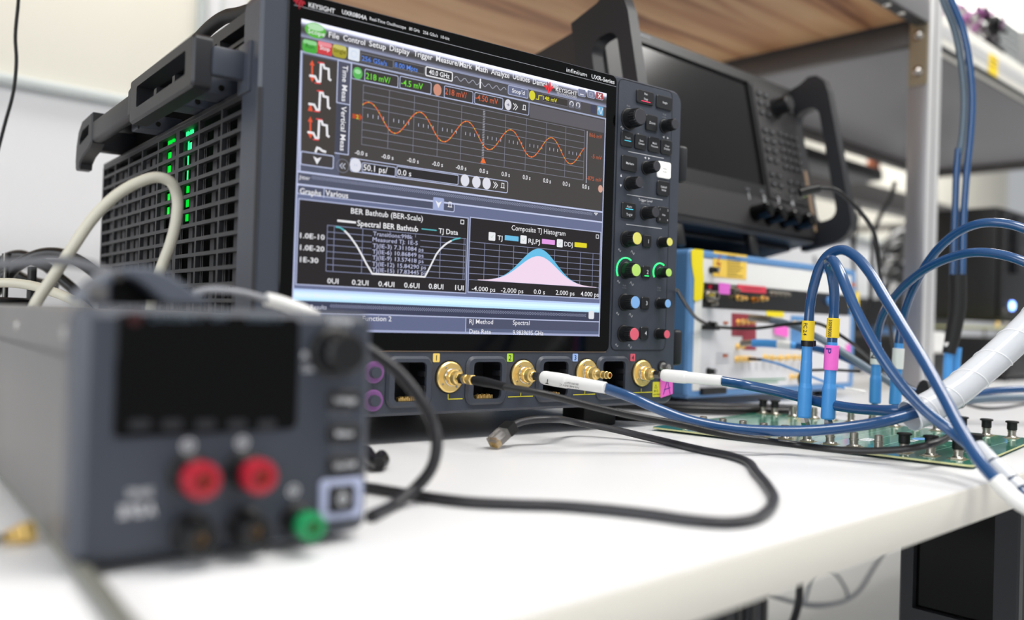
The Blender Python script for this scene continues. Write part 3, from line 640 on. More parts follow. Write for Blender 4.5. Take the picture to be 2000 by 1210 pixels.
# left side: ventilated panel with its pattern of openings
ys = [0.4991, 0.4395, 0.3788, 0.3236, 0.2644, 0.2000, 0.1382, 0.0801, 0.0244]
bw = [0.004, 0.004, 0.004, 0.004, 0.004, 0.0105, 0.004, 0.004, 0.008]
zz = [0.1661-0.01315*i for i in range(-1, 18)]
holes = []
for i in range(8):
    y0, y1 = ys[i+1]+bw[i+1]/2, ys[i]-bw[i]/2
    for j in range(len(zz)-1):
        z1, z0 = zz[j]-0.0016, zz[j+1]+0.0016
        if j == 0: z1 = 0.1755
        holes.append([(y0, z0), (y1, z0), (y1, z1), (y0, z1)])
b = MB(); b.plate([(0.0, -0.064), (0.502, -0.064), (0.502, 0.1785), (0.0, 0.1785)], holes, 0.0265, 0.0303, 'body_grey', YZ)
g = t.part('side_grille', b)
b = MB()
rnd = random.Random(3)
for i in range(8):
    y0, y1 = ys[i+1]+0.003, ys[i]-0.003; wd = y1-y0
    if i < 4:
        b.box(-0.0215, -0.0200, y0, y0+wd*0.74, -0.06, 0.17, 'inner_grey'); b.box(-0.0245, -0.0216, y0+wd*0.52, y0+wd*0.74, -0.06, 0.17, 'inner_grey')
    else:
        b.box(-0.0225, -0.0205, y0+wd*0.56, y0+wd*0.76, -0.06, 0.17, 'inner_grey')
        for k in range(5):
            yy = y0+wd*(0.04+0.095*k); b.box(-0.0215, -0.0195, yy, yy+0.0018, -0.06, 0.17, 'inner_grey' if k % 2 else 'body_grey')
        if i in (5, 6): b.box(-0.0190, -0.0180, y0, y0+wd*0.76, -0.06+0.01*i, 0.03+0.03*(i-5), 'inner_grey')
t.part('card_guides', b, kind='stuff') if False else t.part('card_guides', b)
for (pxa, pxb, ya_, yb_, m_) in ((329, 335, 272, 345, 'led_green2'), (337, 341, 268, 330, 'led_green2'), (364, 368, 258, 352, 'led_green'), (373, 377, 252, 300, 'led_green'), (363, 368, 365, 432, 'led_green2'), (329, 334, 372, 425, 'led_green2')):
    b = MB()
    qa, qb = s_x(pxa, (ya_+yb_)/2, -0.0185), s_x(pxb, (ya_+yb_)/2, -0.0185); za, zb_ = s_x(pxa, yb_, -0.0185).z, s_x(pxa, ya_, -0.0185).z
    z = za
    while z < zb_:
        b.box(-0.0195, -0.0180, qb.y, qa.y, z, min(z+0.010, zb_), m_); z += 0.0132
    t.part('status_light', b, label='green light behind the grille')
# upper side with slots
b = MB(); sl = []
for (a_, c_, z0, z1) in ((0.034, 0.092, 0.2235, 0.2335), (0.034, 0.092, 0.2185, 0.2205), (0.100, 0.155, 0.2235, 0.2335), (0.163, 0.218, 0.2235, 0.2335), (0.226, 0.28, 0.2235, 0.2335)): sl.append([(a_, z0), (c_, z0), (c_, z1), (a_, z1)])
b.plate(rr(0.26, 0.2290, 0.482, 0.030, 0.002), sl, 0.013, 0.0300, 'body_grey', YZ, ch=0.001)
b.box(-0.0302, -0.012, 0.012, 0.502, 0.1787, 0.1835, 'body_grey', 0.001)
b.box(-0.0120, -0.0110, 0.02, 0.50, 0.1835, 0.214, 'hole_black'); t.part('upper_side_panel', b)
b = MB()
for k in range(17): b.box(-0.030, -0.027, 0.0035, 0.0095, -0.055+k*0.0135, -0.048+k*0.0135, 'hole_black', 0.0005)
t.part('bezel_vents', b)
# carrying handle
b = MB()
b.plate(rr(0.1205, 0.1975, 0.183, 0.0400, 0.005), [rr(0.118, 0.1985, 0.142, 0.0185, 0.003)], 0.0555, 0.0700, 'slate_dark', YZ, ch=0.002)
b.plate([(0.2115, 0.187), (0.2215, 0.187), (0.2215, 0.210), (0.2115, 0.2125)], [], 0.056, 0.0695, 'slate_dark', YZ, ch=0.001)
h = t.part('carrying_handle', b)
b = MB(); b.box(-0.0688, -0.0570, 0.215, 0.375, 0.1855, 0.2085, 'body_grey', 0.004, 3); t.part('handle_bar', b, h)
b = MB(); pts = [(0.372, 0.185), (0.385, 0.180), (0.412, 0.176), (0.428, 0.170), (0.430, 0.164), (0.447, 0.164), (0.450, 0.175), (0.447, 0.192), (0.438, 0.206), (0.420, 0.2155), (0.372, 0.217)]
b.plate(pts, [[(0.385, 0.195), (0.430, 0.190), (0.430, 0.196), (0.418, 0.204), (0.385, 0.206)]], 0.0565, 0.0700, 'body_grey', YZ, ch=0.0015); t.part('rear_hook', b, h)
b = MB(); b.box(-0.0560, -0.0250, 0.026, 0.036, 0.1880, 0.2100, 'slate', 0.002); b.box(-0.0330, -0.0285, 0.016, 0.040, 0.1780, 0.2170, 'slate', 0.002); t.part('handle_arm', b, h)
b = MB(); b.box(-0.0560, -0.0120, 0.425, 0.440, 0.186, 0.2100, 'slate_dark', 0.002); t.part('handle_arm', b, h)
for y in (0.070, 0.130, 0.250):
    b = MB(); b.box(-0.052, -0.0120, y, y+0.030, 0.1845, 0.1985, 'slate', 0.0015); b.box(-0.0530, -0.0520, y-0.001, y+0.002, 0.183, 0.200, 'black')
    b.lathe((-0.035, y-0.0001, 0.190), (0, -1, 0), [(0, 0.0025), (0.001, 0.0022)], 'steel_dark', 12); t.part('mounting_block', b, h)
b = MB(); b.tube([s_x(386, 78, -0.008), s_x(412, 52, -0.008), s_x(440, 33, -0.008), s_x(466, 28, -0.008), s_x(492, 20, -0.008)], 0.006, 'black_rubber', 10, flat=1.0); t.part('top_strap', b)
for x in (0.0, 0.325):
    for y in (0.030, 0.43):
        b = MB(); b.box(x, x+0.045, y, y+0.035, TZ, -0.0625, 'black_rubber', 0.003); t.part('foot', b)
for (z0, z1) in ((0.1665, 0.2060), (-0.0300, 0.0085)):
    b = MB(); b.box(0.4195, 0.4390, 0.022, 0.032, z0+0.008, z1-0.008, 'slate', 0.001); b.box(0.4370, 0.4500, 0.014, 0.060, z0, z1, 'slate_dark', 0.004, 3); t.part('corner_bumper', b)
# glass front
b = MB(); b.plate(rr(0.1583, 0.1198, 0.3370, 0.2690, 0.006), [], 0.0001, 0.0014, 'black_gloss', XZ, ch=0.0005); gl = t.part('glass_front', b)
b = MB(); b.line([(-0.006, 0.2440), (0.3255, 0.2440)], 0.0004, 0.0016, 'print_grey'); b.line([(0.0, -0.0149), (0.3230, -0.0149)], 0.0009, 0.0007, 'beige_trim')
b.text('KEYSIGHT', *sp(601, 14.5), 0.0035, 0.0017, 'white_print', width=0.0215, bold=0.01)
b.text('UXR0804A', *sp(666, 28), 0.0034, 0.0017, 'white_print', width=0.0215, bold=0.01)
b.text('Real-Time Oscilloscope', *sp(720, 40.0), 0.0026, 0.0017, 'white_print', width=0.0330)
b.text('80 GHz', *sp(797, 59.5), 0.0026, 0.0017, 'white_print', width=0.0100); b.text('256 GSa/s', *sp(824, 66.5), 0.0026, 0.0017, 'white_print', width=0.0145); b.text('10-bit', *sp(859, 75.5), 0.0026, 0.0017, 'white_print', width=0.0085)
b.text('infiniium', *sp(1104, 140.5), 0.0040, 0.0017, 'white_print', width=0.0255); b.text('UXR-Series', *sp(1153, 153.5), 0.0040, 0.0017, 'white_print', width=0.0300, bold=0.01)
t.part('lettering', b, gl); b = MB(); lu, lv = sp(572, 3); zg = [(0, 0), (0.0012, 0.0016), (0.0020, -0.0020), (0.0032, 0.0045), (0.0044, -0.0048), (0.0056, 0.0050), (0.0066, -0.0026), (0.0076, 0.0018), (0.0088, 0)]
b.line([(lu+a, lv+c) for a, c in zg], 0.0009, 0.0018, 'red_plastic'); t.part('logo', b, gl, label='red wave logo')

# ---- the lit display (flat, drawn in layers on the real screen area)
b = MB(); E0 = 0.0018
WHT = (250, 250, 255); DRK = (72, 68, 66); SLT = (92, 96, 116); LAV = (150, 160, 200); LIN = (196, 204, 236); BLK = (30, 28, 30)
def L(n): return E0+0.00006*n
def q_(tl, br, col, n=1, k=1.0):
    (a0, b1), (a1, b0) = sp(*tl), sp(*br); b.flat([(a0, b0), (a1, b0), (a1, b1), (a0, b1)], L(n), sm(col, k))
def zrect(x0_, x1_, z0_, z1_, col, n=1, k=1.0): b.flat([(x0_, z0_), (x1_, z0_), (x1_, z1_), (x0_, z1_)], L(n), sm(col, k))
def tx(s_, p0_, p1_, hpx, col, n=8, k=1.0, bold=0.004):
    (a0, c0), (a1, c1) = sp(*p0_), sp(*p1_); h_ = abs(sp(p0_[0], p0_[1]-hpx)[1]-c0)
    b.text(s_, a0, (c0+c1)/2, h_, L(n), sm(col, k), width=a1-a0, bold=bold)
def outl(tl, br, col, wd=0.0006, n=4, r=0.0014, fill=None):
    (a0, b1), (a1, b0) = sp(*tl), sp(*br); o_ = rr((a0+a1)/2, (b0+b1)/2, a1-a0, b1-b0, r, 3)
    if fill: b.flat(o_, L(n-1), sm(fill))
    b.line(o_+[o_[0]], wd, L(n), sm(col))
def disc(p, r, col, n=6, ry=None, k=1.0): u, v = sp(*p); b.flat(circ(u, v, r, 20, ry), L(n), sm(col, k))
def pl(pts, wd, col, n=6, k=1.0): b.line([sp(*p) for p in pts], wd, L(n), sm(col, k))
SW, SH = 0.3130, 0.2350
zrect(0, SW, 0, SH, SLT, 0)
zl_ = lambda x, y: sp(x, y)[1]
ztop = SH; zt1 = zl_(588, 71); zt2 = zl_(587, 101)
for i, c in enumerate(((236, 238, 255), (232, 234, 252), (196, 198, 220), (140, 142, 160), (104, 104, 116), (84, 82, 88), (74, 72, 74), (74, 72, 74), (84, 84, 92), (110, 112, 130), (140, 144, 170))):
    hh = (ztop-zt1)/11; zrect(0, SW, ztop-(i+1)*hh, ztop-i*hh, c, 1, 1.4 if i < 3 else 1.1)
zrect(0, SW, zt2, zt1, (84, 82, 86), 1); zrect(0, SW, zt1-0.0008, zt1+0.0004, (150, 156, 184), 2); zrect(0, SW, zt2-0.0009, zt2+0.0005, (170, 178, 206), 2)
# plot region: black ground drawn grey-brown, the glass glare put into its colour
pr0 = sp(682, 158); pr1 = sp(1140, 372)
zrect(sp(668, 110)[0], SW-0.0015, zl_(580, 335)+0.001, zt2-0.001, (76, 72, 72), 1)
zrect(0.0024, sp(655, 200)[0], zl_(582, 296), zt2-0.002, (72, 67, 64), 2)
u0 = sp(686, 128)[0]; zrect(u0, sp(1031, 220)[0], sp(707, 160)[1], zt2-0.0022, (70, 68, 70), 2)
outl((685, 123), (1030, 226), (176, 184, 214), 0.0007, 3)
zrect(sp(1031, 220)[0]+0.0008, SW-0.002, sp(1138, 254)[1]+0.001, zt2-0.002, (100, 98, 104), 2)
# title bar
u, v = sp(614, 61); b.flat(circ(u, v, 0.0086, 28, 0.0058), L(6), sm((96, 190, 70))); b.flat(circ(u, v+0.0025, 0.0066, 24, 0.0026), L(7), sm((190, 235, 190)))
tx('Scope', (599, 66), (632, 73), 9, WHT, 9)
for s_, p0_, p1_ in (('File', (639.4, 74.4), (660, 77.7)), ('Control', (667.5, 82), (710.5, 87.6)), ('Setup', (718, 92), (751, 97.5)), ('Display', (758.4, 100.8), (797.4, 107.5)), ('Trigger', (805, 111.4), (842, 117.4)), ('Measure/Mark', (848.7, 121.7), (919, 134.5)), ('Math', (926, 138.7), (949.4, 143)), ('Analyze', (956, 146.5), (992, 152.7)), ('Utilities', (998.5, 155.5), (1031.4, 161.7)), ('Demos', (1037.6, 164.8), (1066, 171)), ('Help', (1073, 172.4), (1087.6, 174))):
    tx(s_, p0_, p1_, 11, WHT, 8, bold=0.012)
tx('KEYSIGHT', (1082, 179), (1124, 187), 8, WHT, 10); tx('TECHNOLOGIES', (1083.4, 184.5), (1122.7, 192.5), 4.2, (220, 220, 226), 10)
lu, lv = sp(1060, 170); b.line([(lu+a*1.15, lv+c*1.0) for a, c in zg], 0.0011, L(10), sm((250, 60, 70)))
for (px, py, c) in ((1133.5, 182, (130, 134, 160)), (1151.5, 185, (130, 134, 160)), (1168, 188, (176, 70, 70))):
    u, v = sp(px, py); b.flat(rr(u, v, 0.0094, 0.0066, 0.001, 2), L(5), sm(c)); b.line(rr(u, v, 0.0094, 0.0066, 0.001, 2), 0.0004, L(6), sm(LIN))
    if px < 1140: b.line([(u-0.0022, v-0.0016), (u+0.0022, v-0.0016)], 0.0008, L(7), sm(WHT))
    elif px < 1160: b.line([(u-0.002, v-0.0016), (u+0.002, v-0.0016), (u+0.002, v+0.0016), (u-0.002, v+0.0016), (u-0.002, v-0.0016)], 0.0006, L(7), sm((180, 180, 200)))
    else:
        b.line([(u-0.0018, v-0.0018), (u+0.0018, v+0.0018)], 0.0010, L(7), sm(WHT)); b.line([(u-0.0018, v+0.0018), (u+0.0018, v-0.0018)], 0.0010, L(7), sm(WHT))
# tool row
for (px, py, c, c2, s_, tc) in ((603, 92, (80, 180, 70), (150, 220, 150), 'Run', (50, 110, 50)), (632, 96, (214, 70, 76), (246, 150, 160), 'Stop', WHT), (661, 101.5, (172, 164, 54), (206, 200, 110), 'Single', (110, 104, 40))):
    u, v = sp(px, py); b.flat(rr(u, v, 0.0122, 0.0098, 0.0030 if c[0] != 214 else 0.001, 4), L(5), sm(c)); b.flat(rr(u, v+0.0030, 0.0112, 0.0032, 0.0014, 3), L(6), sm(c2))
    b.text(s_, u, v-0.0014, 0.0032, L(8), sm(tc), align='C', bold=0.01)
u, v = sp(689, 107); b.flat(rr(u, v, 0.0098, 0.0098, 0.001, 2), L(5), sm((236, 244, 255))); b.line(circ(u, v, 0.0026, 14), 0.0005, L(6), sm((200, 214, 240)))
outl((703, 105), (765, 134), (130, 128, 130), 0.0004, 4, 0.0005, (70, 68, 72)); tx('256 GSa/s', (704, 120.5), (752.8, 128.5), 9.5, (96, 150, 255), 8)
outl((767, 118), (826, 146), (130, 128, 130), 0.0004, 4, 0.0005, (70, 68, 72)); tx('8.00 Mpts', (768, 132.5), (813, 141), 9.5, (96, 150, 255), 8)
outl((829.5, 131), (880.5, 159.5), WHT, 0.0010, 6, 0.001, (60, 58, 60)); tx('40.0 GHz', (835, 146.5), (875, 153.7), 9.5, WHT, 8, bold=0.012)
u0, v0 = sp(885, 151); u1, v1 = sp(985.6, 176); vm = (v0+v1)/2-0.0004
b.line([(u0+(u1-u0)*i/60, vm+0.0016*math.sin(i/60*2*math.pi*6.5)) for i in range(61)], 0.0006, L(5), sm((170, 174, 190)))
u, v = sp(935.3, 164); b.flat([(u-0.0007, v-0.0042), (u+0.0007, v-0.0042), (u+0.0007, v+0.0042), (u-0.0007, v+0.0042)], L(6), sm(WHT))
outl((990, 167), (1028.4, 193), LIN, 0.0005, 5, 0.0012, (112, 118, 146)); tx("Stop'd", (996.8, 181.5), (1021.6, 186), 8, WHT, 8, bold=0.01)
disc((1036.5, 187), 0.0036, (226, 220, 60), 6, 0.0044); pl([(1044, 194), (1049, 195), (1049.5, 187), (1056, 188)], 0.0008, (226, 220, 60))
outl((1056.7, 184), (1106, 209), (120, 120, 130), 0.0004, 5, 0.0005, (66, 62, 62)); tx('148 mV', (1058, 196.5), (1085, 200.5), 8, (250, 244, 40), 8)
for px, py in ((1113.5, 203.5), (1126, 206)):
    u, v = sp(px, py); b.flat(rr(u, v, 0.0068, 0.0076, 0.001, 2), L(5), sm((110, 112, 126))); b.line([(u+0.0022*math.cos(a/3.0), v+0.0022*math.sin(a/3.0)) for a in range(-3, 12)], 0.0007, L(6), sm(WHT))
u, v = sp(1156, 214); b.flat(rr(u, v, 0.0065, 0.0080, 0.0006, 2), L(5), sm((70, 72, 96)))
u, v = sp(1169.5, 217); b.flat(rr(u, v, 0.0078, 0.0084, 0.0006, 2), L(5), sm((120, 180, 220))); b.line([(u-0.003+0.006*i/12, v+0.0028*math.sin(i/12*6.28*1.2)) for i in range(13)], 0.0007, L(6), sm(WHT))
# channel row
disc((696, 144), 0.0042, (96, 190, 96), 6, 0.0048); disc((696, 141), 0.0028, (170, 230, 170), 7, 0.0018)
outl((710.5, 135.5), (774.5, 172), LIN, 0.0006, 5, 0.0012, (66, 62, 62)); tx('218 mV/', (712, 155.5), (759.4, 163.5), 12, (120, 236, 60), 8, bold=0.006)
outl((779, 149.5), (839, 185), LIN, 0.0006, 5, 0.0012, (66, 62, 62)); tx('-4.5 mV', (780.6, 168), (823, 175.5), 12, (120, 236, 60), 8, bold=0.006)
disc((851.7, 176.4), 0.0040, (214, 150, 128), 6, 0.0050)
outl((865.6, 168), (920.6, 202.5), LIN, 0.0006, 5, 0.0012, (66, 62, 62)); tx('218 mV/', (866.5, 185.5), (908.3, 192.5), 12, (222, 106, 70), 8, bold=0.004)
outl((924.8, 181), (979, 214), LIN, 0.0006, 5, 0.0012, (66, 62, 62)); tx('-4.50 mV', (925.6, 196.5), (969.6, 204.5), 12, (222, 106, 70), 8, bold=0.004)
disc((989.5, 205.3), 0.0038, (226, 226, 236), 6, 0.0048); tx('+', (986.5, 209), (992.5, 210), 8, (90, 90, 120), 8)
for dx in (0, 4): pl([(1000+dx, 202.5+dx*0.3), (1004+dx, 208.5+dx*0.3), (1000+dx, 214+dx*0.3)], 0.0007, WHT)
def pin(px, py):
    u, v = sp(px, py); b.line([(u-0.0011, v-0.0018), (u-0.0011, v+0.0022), (u+0.0013, v+0.0022), (u+0.0013, v-0.0018)], 0.0006, L(7), sm(WHT)); b.line([(u-0.002, v-0.0018), (u+0.002, v-0.0018)], 0.0006, L(7), sm(WHT))
pin(1021, 211)
# plot grid
gx0 = (sp(707.8, 167)[0]+sp(703.5, 283.7)[0])/2; gx1 = (sp(1138.5, 255)[0]+sp(1137, 350.8)[0])/2
gz1 = (sp(707.8, 167)[1]+sp(1138, 255)[1])/2; gz0 = (sp(703.2, 283.7)[1]+sp(1136.8, 350.8)[1])/2
GC = (128, 130, 144)
for i in range(11):
    x = gx0+(gx1-gx0)*i/10
    if i == 5:
        for k in range(34): b.line([(x-0.0009, gz0+(gz1-gz0)*k/33), (x+0.0009, gz0+(gz1-gz0)*k/33)], 0.0006, L(4), sm((176, 178, 190)))
    else: b.line([(x, gz0), (x, gz1)], 0.0005, L(4), sm(GC))
for j in range(9):
    z = gz0+(gz1-gz0)*j/8
    if j == 4:
        for k in range(51):
            if k % 5: b.line([(gx0+(gx1-gx0)*k/50, z-0.0012), (gx0+(gx1-gx0)*k/50, z+0.0012)], 0.0006, L(4), sm((190, 194, 216)))
    else: b.line([(gx0, z), (gx1, z)], 0.0005, L(4), sm(GC))
zp = (sp(718.7, 201)[1]+sp(909.2, 237.6)[1]+sp(1074.4, 269)[1])/3; zq = (sp(769, 262)[1]+sp(954, 292.7)[1]+sp(1115, 320.5)[1])/3
xp = sp(718.7, 201)[0]; per = (sp(1074.4, 269)[0]-xp)/4
N_ = 240
b.line([(gx0+(gx1-gx0)*i/N_, (zp+zq)/2+(zp-zq)/2*math.cos(2*math.pi*(gx0+(gx1-gx0)*i/N_-xp)/per)) for i in range(N_+1)], 0.0009, L(6), sm((232, 112, 60)))
for i in range(0, N_, 5):
    xa = gx0+(gx1-gx0)*i/N_; b.flat(circ(xa, (zp+zq)/2+(zp-zq)/2*math.cos(2*math.pi*(xa-xp)/per), 0.0006, 6), L(7), sm((214, 190, 80)))
for s_, x0_, x1_, yy, y1_ in (('-0.0 s', 690.6, 714.8, 302.5, 304.8), ('-0.0 s', 742.5, 765.7, 310, 312), ('-0.0 s', 792.5, 815, 317, 319.5), ('-0.0 s', 841, 862, 324, 326), ('-0.0 s', 887.5, 907.8, 331, 333), ('0.0 s', 933.6, 950, 337.6, 339.5), ('0.0 s', 976.6, 992.6, 343.8, 346), ('0.0 s', 1018, 1032.8, 350, 352), ('0.0 s', 1057.8, 1072.7, 356.5, 358.5), ('0.0 s', 1096, 1110, 362.6, 364.5), ('0.0 s', 1134, 1147.5, 368, 370)):
    tx(s_, (x0_, yy), (x1_, y1_), 8.5, WHT, 8, bold=0.008)
u, v = sp(941, 314); b.flat([(u-0.0030, v-0.0022), (u+0.0030, v-0.0022), (u, v+0.0030)], L(7), sm((250, 120, 60)))
u, v = sp(697, 229); b.flat([(u-0.005, v-0.0018), (u+0.001, v-0.0018), (u+0.001, v-0.003), (u+0.004, v), (u+0.001, v+0.003), (u+0.001, v+0.0018), (u-0.005, v+0.0018)], L(7), sm((190, 80, 50))); tx('2', (693, 233), (697.5, 233.5), 8, (150, 240, 60), 9)
b.line([sp(1144, 257), sp(1142, 357)], 0.0009, L(5), sm((180, 184, 200)))
tx('866 mV', (1147.5, 267.5), (1172.8, 272), 8, (196, 100, 62), 8, bold=0.0); tx('-5 mV', (1152, 309.5), (1172, 312.5), 8, (206, 104, 66), 8, bold=0.0); tx('-875 mV', (1142.4, 351.5), (1171.3, 356), 8, (206, 104, 66), 8, bold=0.0)
disc((1169.7, 369), 0.0030, (220, 170, 150), 7, 0.0036)
# left icon strip
b.line([sp(586.5, 102), sp(583, 335)], 0.0014, L(5), sm(LIN))
def icon(dx, dy, full=True, arrows=True):
    P_ = [(603, 148.8), (612.9, 150.4), (617.9, 161), (622.8, 160), (624.5, 125), (629.4, 127.3), (631.1, 134), (639.4, 136), (640, 155), (643, 157.4)]
    pl([(x+dx, y+dy) for x, y in P_], 0.0017, WHT, 8)
    if arrows:
        pl([(607.3+dx, 123+dy), (607.3+dx, 157+dy)], 0.0014, (240, 96, 66), 7)
        for yy, sgn in ((121, 1), (159, -1)):
            u, v = sp(607.3+dx, yy+dy); b.flat([(u-0.002, v-0.003*sgn), (u+0.002, v-0.003*sgn), (u, v+0.001*sgn)] if sgn > 0 else [(u-0.002, v+0.003), (u, v-0.001), (u+0.002, v+0.003)], L(7), sm((240, 96, 66)))
    pl([(619+dx, 123+dy), (629.5+dx, 124.5+dy)], 0.0010, (236, 80, 80), 9); pl([(613+dx, 163+dy), (623+dx, 164+dy)], 0.0010, (236, 80, 80), 9)
icon(0, 0); icon(-1.7, 55, arrows=False); icon(-3.5, 110)
u, v = sp(604, 210); b.flat([(u-0.002, v-0.003), (u+0.002, v-0.003), (u, v+0.003)], L(7), sm((240, 96, 66)))
pl([(614, 297), (617, 289), (622, 291), (627, 295), (633, 297)], 0.0017, WHT, 8)
outl((585.8, 296), (648.3, 330), LIN, 0.0008, 6, 0.0012, (72, 68, 70)); u, v = sp(617, 313); b.flat([(u-0.0034, v+0.0026), (u, v-0.0034), (u+0.0034, v+0.0026), (u, v+0.001)], L(8), sm(WHT))
u0 = sp(657, 150)[0]; u1 = sp(683, 150)[0]; za = sp(668, 121)[1]; zb_ = sp(667, 203)[1]; zc = sp(665, 301)[1]
b.flat([(u0, zb_), (u1, zb_), (u1, za), (u0, za)], L(3), sm((86, 88, 106))); b.line([(u0, zb_), (u1, zb_), (u1, za), (u0, za), (u0, zb_)], 0.0008, L(5), sm(LIN))
b.flat([(u0, zc), (u1, zc), (u1, zb_), (u0, zb_)], L(3), sm((74, 76, 92))); b.line([(u1, zb_), (u1, zc), (u0, zc)], 0.0008, L(5), sm(LIN))
um = (u0+u1)/2-0.0016
b.text('Time Meas', um, sp(668, 128)[1], 0.0044, L(8), sm(WHT), width=sp(668, 128)[1]-sp(668, 199)[1], rot=-90, bold=0.01)
b.text('Vertical Meas', um, sp(666, 208)[1], 0.0044, L(8), sm(WHT), width=sp(666, 208)[1]-sp(665, 295)[1], rot=-90, bold=0.01)
u, v = sp(667, 324.5); b.line(circ(u, v, 0.0052, 20)+[(u+0.0052, v)], 0.0006, L(6), sm((120, 122, 136)))
for dx in (-0.0016, 0.0008): b.line([(u+dx+0.0012, v+0.0020), (u+dx-0.0008, v), (u+dx+0.0012, v-0.0020)], 0.0007, L(7), sm((200, 204, 220)))
# timebase row
outl((683, 309), (988.5, 377), LIN, 0.0007, 3, 0.0016)
disc((692, 323), 0.0050, (232, 234, 246), 6, 0.0056); tx('H', (689, 326), (695, 327), 7, (200, 204, 220), 7)
outl((705.5, 318), (769.5, 345), LIN, 0.0006, 5, 0.0010, (50, 48, 50)); tx('50.1 ps/', (707, 333), (754, 339), 12, WHT, 8, bold=0.008)
outl((772.8, 325), (892, 361), LIN, 0.0006, 5, 0.0010, (50, 48, 50)); tx('0.0 s', (773.6, 341.5), (800.4, 345), 11, WHT, 8, bold=0.008)
for px, py in ((905.5, 352.5), (927.7, 355.8), (947.7, 358.6)): disc((px, py), 0.0044, (232, 232, 244), 6, 0.0052)
for dx in (0, 4): pl([(961+dx, 355.5+dx*0.2), (965+dx, 361.5+dx*0.2), (961+dx, 367+dx*0.2)], 0.0007, WHT)
pin(979, 363)
# separator, jitter header
zj = sp(580, 335)[1]; zrect(0, SW, zj-0.0007, zj+0.0007, (206, 214, 246), 4)
zj2 = sp(580, 360)[1]; zrect(0, SW, zj2-0.0008, zj2+0.0006, (206, 214, 246), 4); zrect(0, SW, zj2, zj, (88, 92, 112), 3)
tx('Jitter', (581.5, 349.5), (603, 352), 7.5, WHT, 8)
def dots(p0_, p1_, dz=0):
    u0_, v0_ = sp(*p0_); u1_, v1_ = sp(*p1_); v_ = (v0_+v1_)/2; n_ = int((u1_-u0_)/0.0019)
    for k in range(n_):
        for j in (-1, 0, 1):
            x = u0_+k*0.0019+(0.00095 if j else 0); b.flat([(x, v_+j*0.0009-0.00035), (x+0.0008, v_+j*0.0009-0.00035), (x+0.0008, v_+j*0.0009+0.00035), (x, v_+j*0.0009+0.00035)], L(5), sm((156, 162, 190)))
dots((606, 350), (1155, 415.5))
pl([(1158, 416), (1164, 416.5), (1161, 420), (1158, 416)], 0.0006, WHT)
# lower panes
zG = sp(577, 385)[1]; zrect(0, SW, sp(572, 556)[1]-0.004, zj2-0.001, (110, 118, 152), 2)
outl((579, 360.5), (884.5, 414), LIN, 0.0007, 4, 0.0014, (84, 88, 110)); b.line([sp(631, 367), sp(630, 386)], 0.0007, L(5), sm(LIN))
tx('Graphs', (583, 379), (624.5, 383), 11.5, WHT, 8, bold=0.012); tx('Various', (632.8, 383), (677.4, 387), 11.5, WHT, 8, bold=0.012)
u, v = sp(853.7, 398.8); b.flat(rr(u, v, 0.0108, 0.0108, 0.0012, 3), L(6), sm((170, 182, 224))); b.flat([(u-0.003, v+0.0028), (u, v-0.0032), (u+0.003, v+0.0028), (u, v+0.0010)], L(8), sm(WHT)); pin(876, 400)
pA = (0.0026, sp(909.5, 500)[0], sp(574, 555)[1], sp(579, 388)[1]); pB = (sp(913.5, 500)[0], SW-0.0022, sp(913, 570)[1], sp(913, 424)[1])
for p_ in (pA, pB): zrect(p_[0], p_[1], p_[2], p_[3], (44, 41, 43), 3); b.line([(p_[0], p_[2]), (p_[1], p_[2]), (p_[1], p_[3]), (p_[0], p_[3]), (p_[0], p_[2])], 0.0009, L(5), sm((186, 194, 226)))
tx('BER Bathtub (BER-Scale)', (682.8, 417.5), (823, 431.5), 11, WHT, 8, bold=0.006)
pl([(657.8, 431), (691.5, 434.5)], 0.0016, WHT); tx('Spectral BER Bathtub', (695, 441.5), (813.8, 452), 11, WHT, 8, bold=0.012); pl([(821.4, 447), (849.5, 450)], 0.0009, (96, 190, 200)); tx('TJ Data', (853.7, 455.5), (891.6, 459), 10, WHT, 8, bold=0.006)
for s_, x1_, yy in (('1.0E-10', 630, 465.4), ('1.0E-20', 629.5, 488.5), ('1E-30', 617.6, 511.5)): tx(s_, (583.5, yy), (x1_+1.5, yy+2), 10, WHT, 8, bold=0.012)
def grid(tl, bl, tr, br, vx, rows, col=(142, 148, 180)):
    a0 = (sp(*tl)[0]+sp(*bl)[0])/2; a1 = (sp(*tr)[0]+sp(*br)[0])/2; c1 = (sp(*tl)[1]+sp(*tr)[1])/2; c0 = (sp(*bl)[1]+sp(*br)[1])/2
    for k in range(rows+1): b.line([(a0, c0+(c1-c0)*k/rows), (a1, c0+(c1-c0)*k/rows)], 0.0005, L(5), sm(col))
    for f_ in vx: b.line([(a0+(a1-a0)*f_, c0), (a0+(a1-a0)*f_, c1)], 0.0005, L(5), sm(col))
    return a0, a1, c0, c1
a0, a1, c0, c1 = grid((636.4, 441), (635.3, 530), (907, 465), (906, 545.5), (0, 0.045, 0.235, 0.425, 0.61, 0.80, 0.985, 1), 7)
for k, (s_, x0_, x1_, yy) in enumerate((('0UI', 636.7, 658.4, 553), ('0.2UI', 684.5, 716.8, 556), ('0.4UI', 736.2, 767.4, 559), ('0.6UI', 786.5, 816.3, 561.5), ('0.8UI', 834.3, 863, 563.5), ('1UI', 886, 902.5, 566))): tx(s_, (x0_, yy), (x1_, yy+1), 10, WHT, 8, bold=0.010)
cc = lambda L_: [(560+.281*x, 360+.281*y) for x, y in L_]
pl(cc([(395, 325), (420, 350), (445, 382), (475, 425), (500, 468), (520, 505), (545, 553), (585, 620), (720, 628), (950, 642), (975, 595), (1000, 545), (1030, 485), (1055, 452), (1080, 428), (1105, 408), (1132, 393)]), 0.0014, WHT, 9)
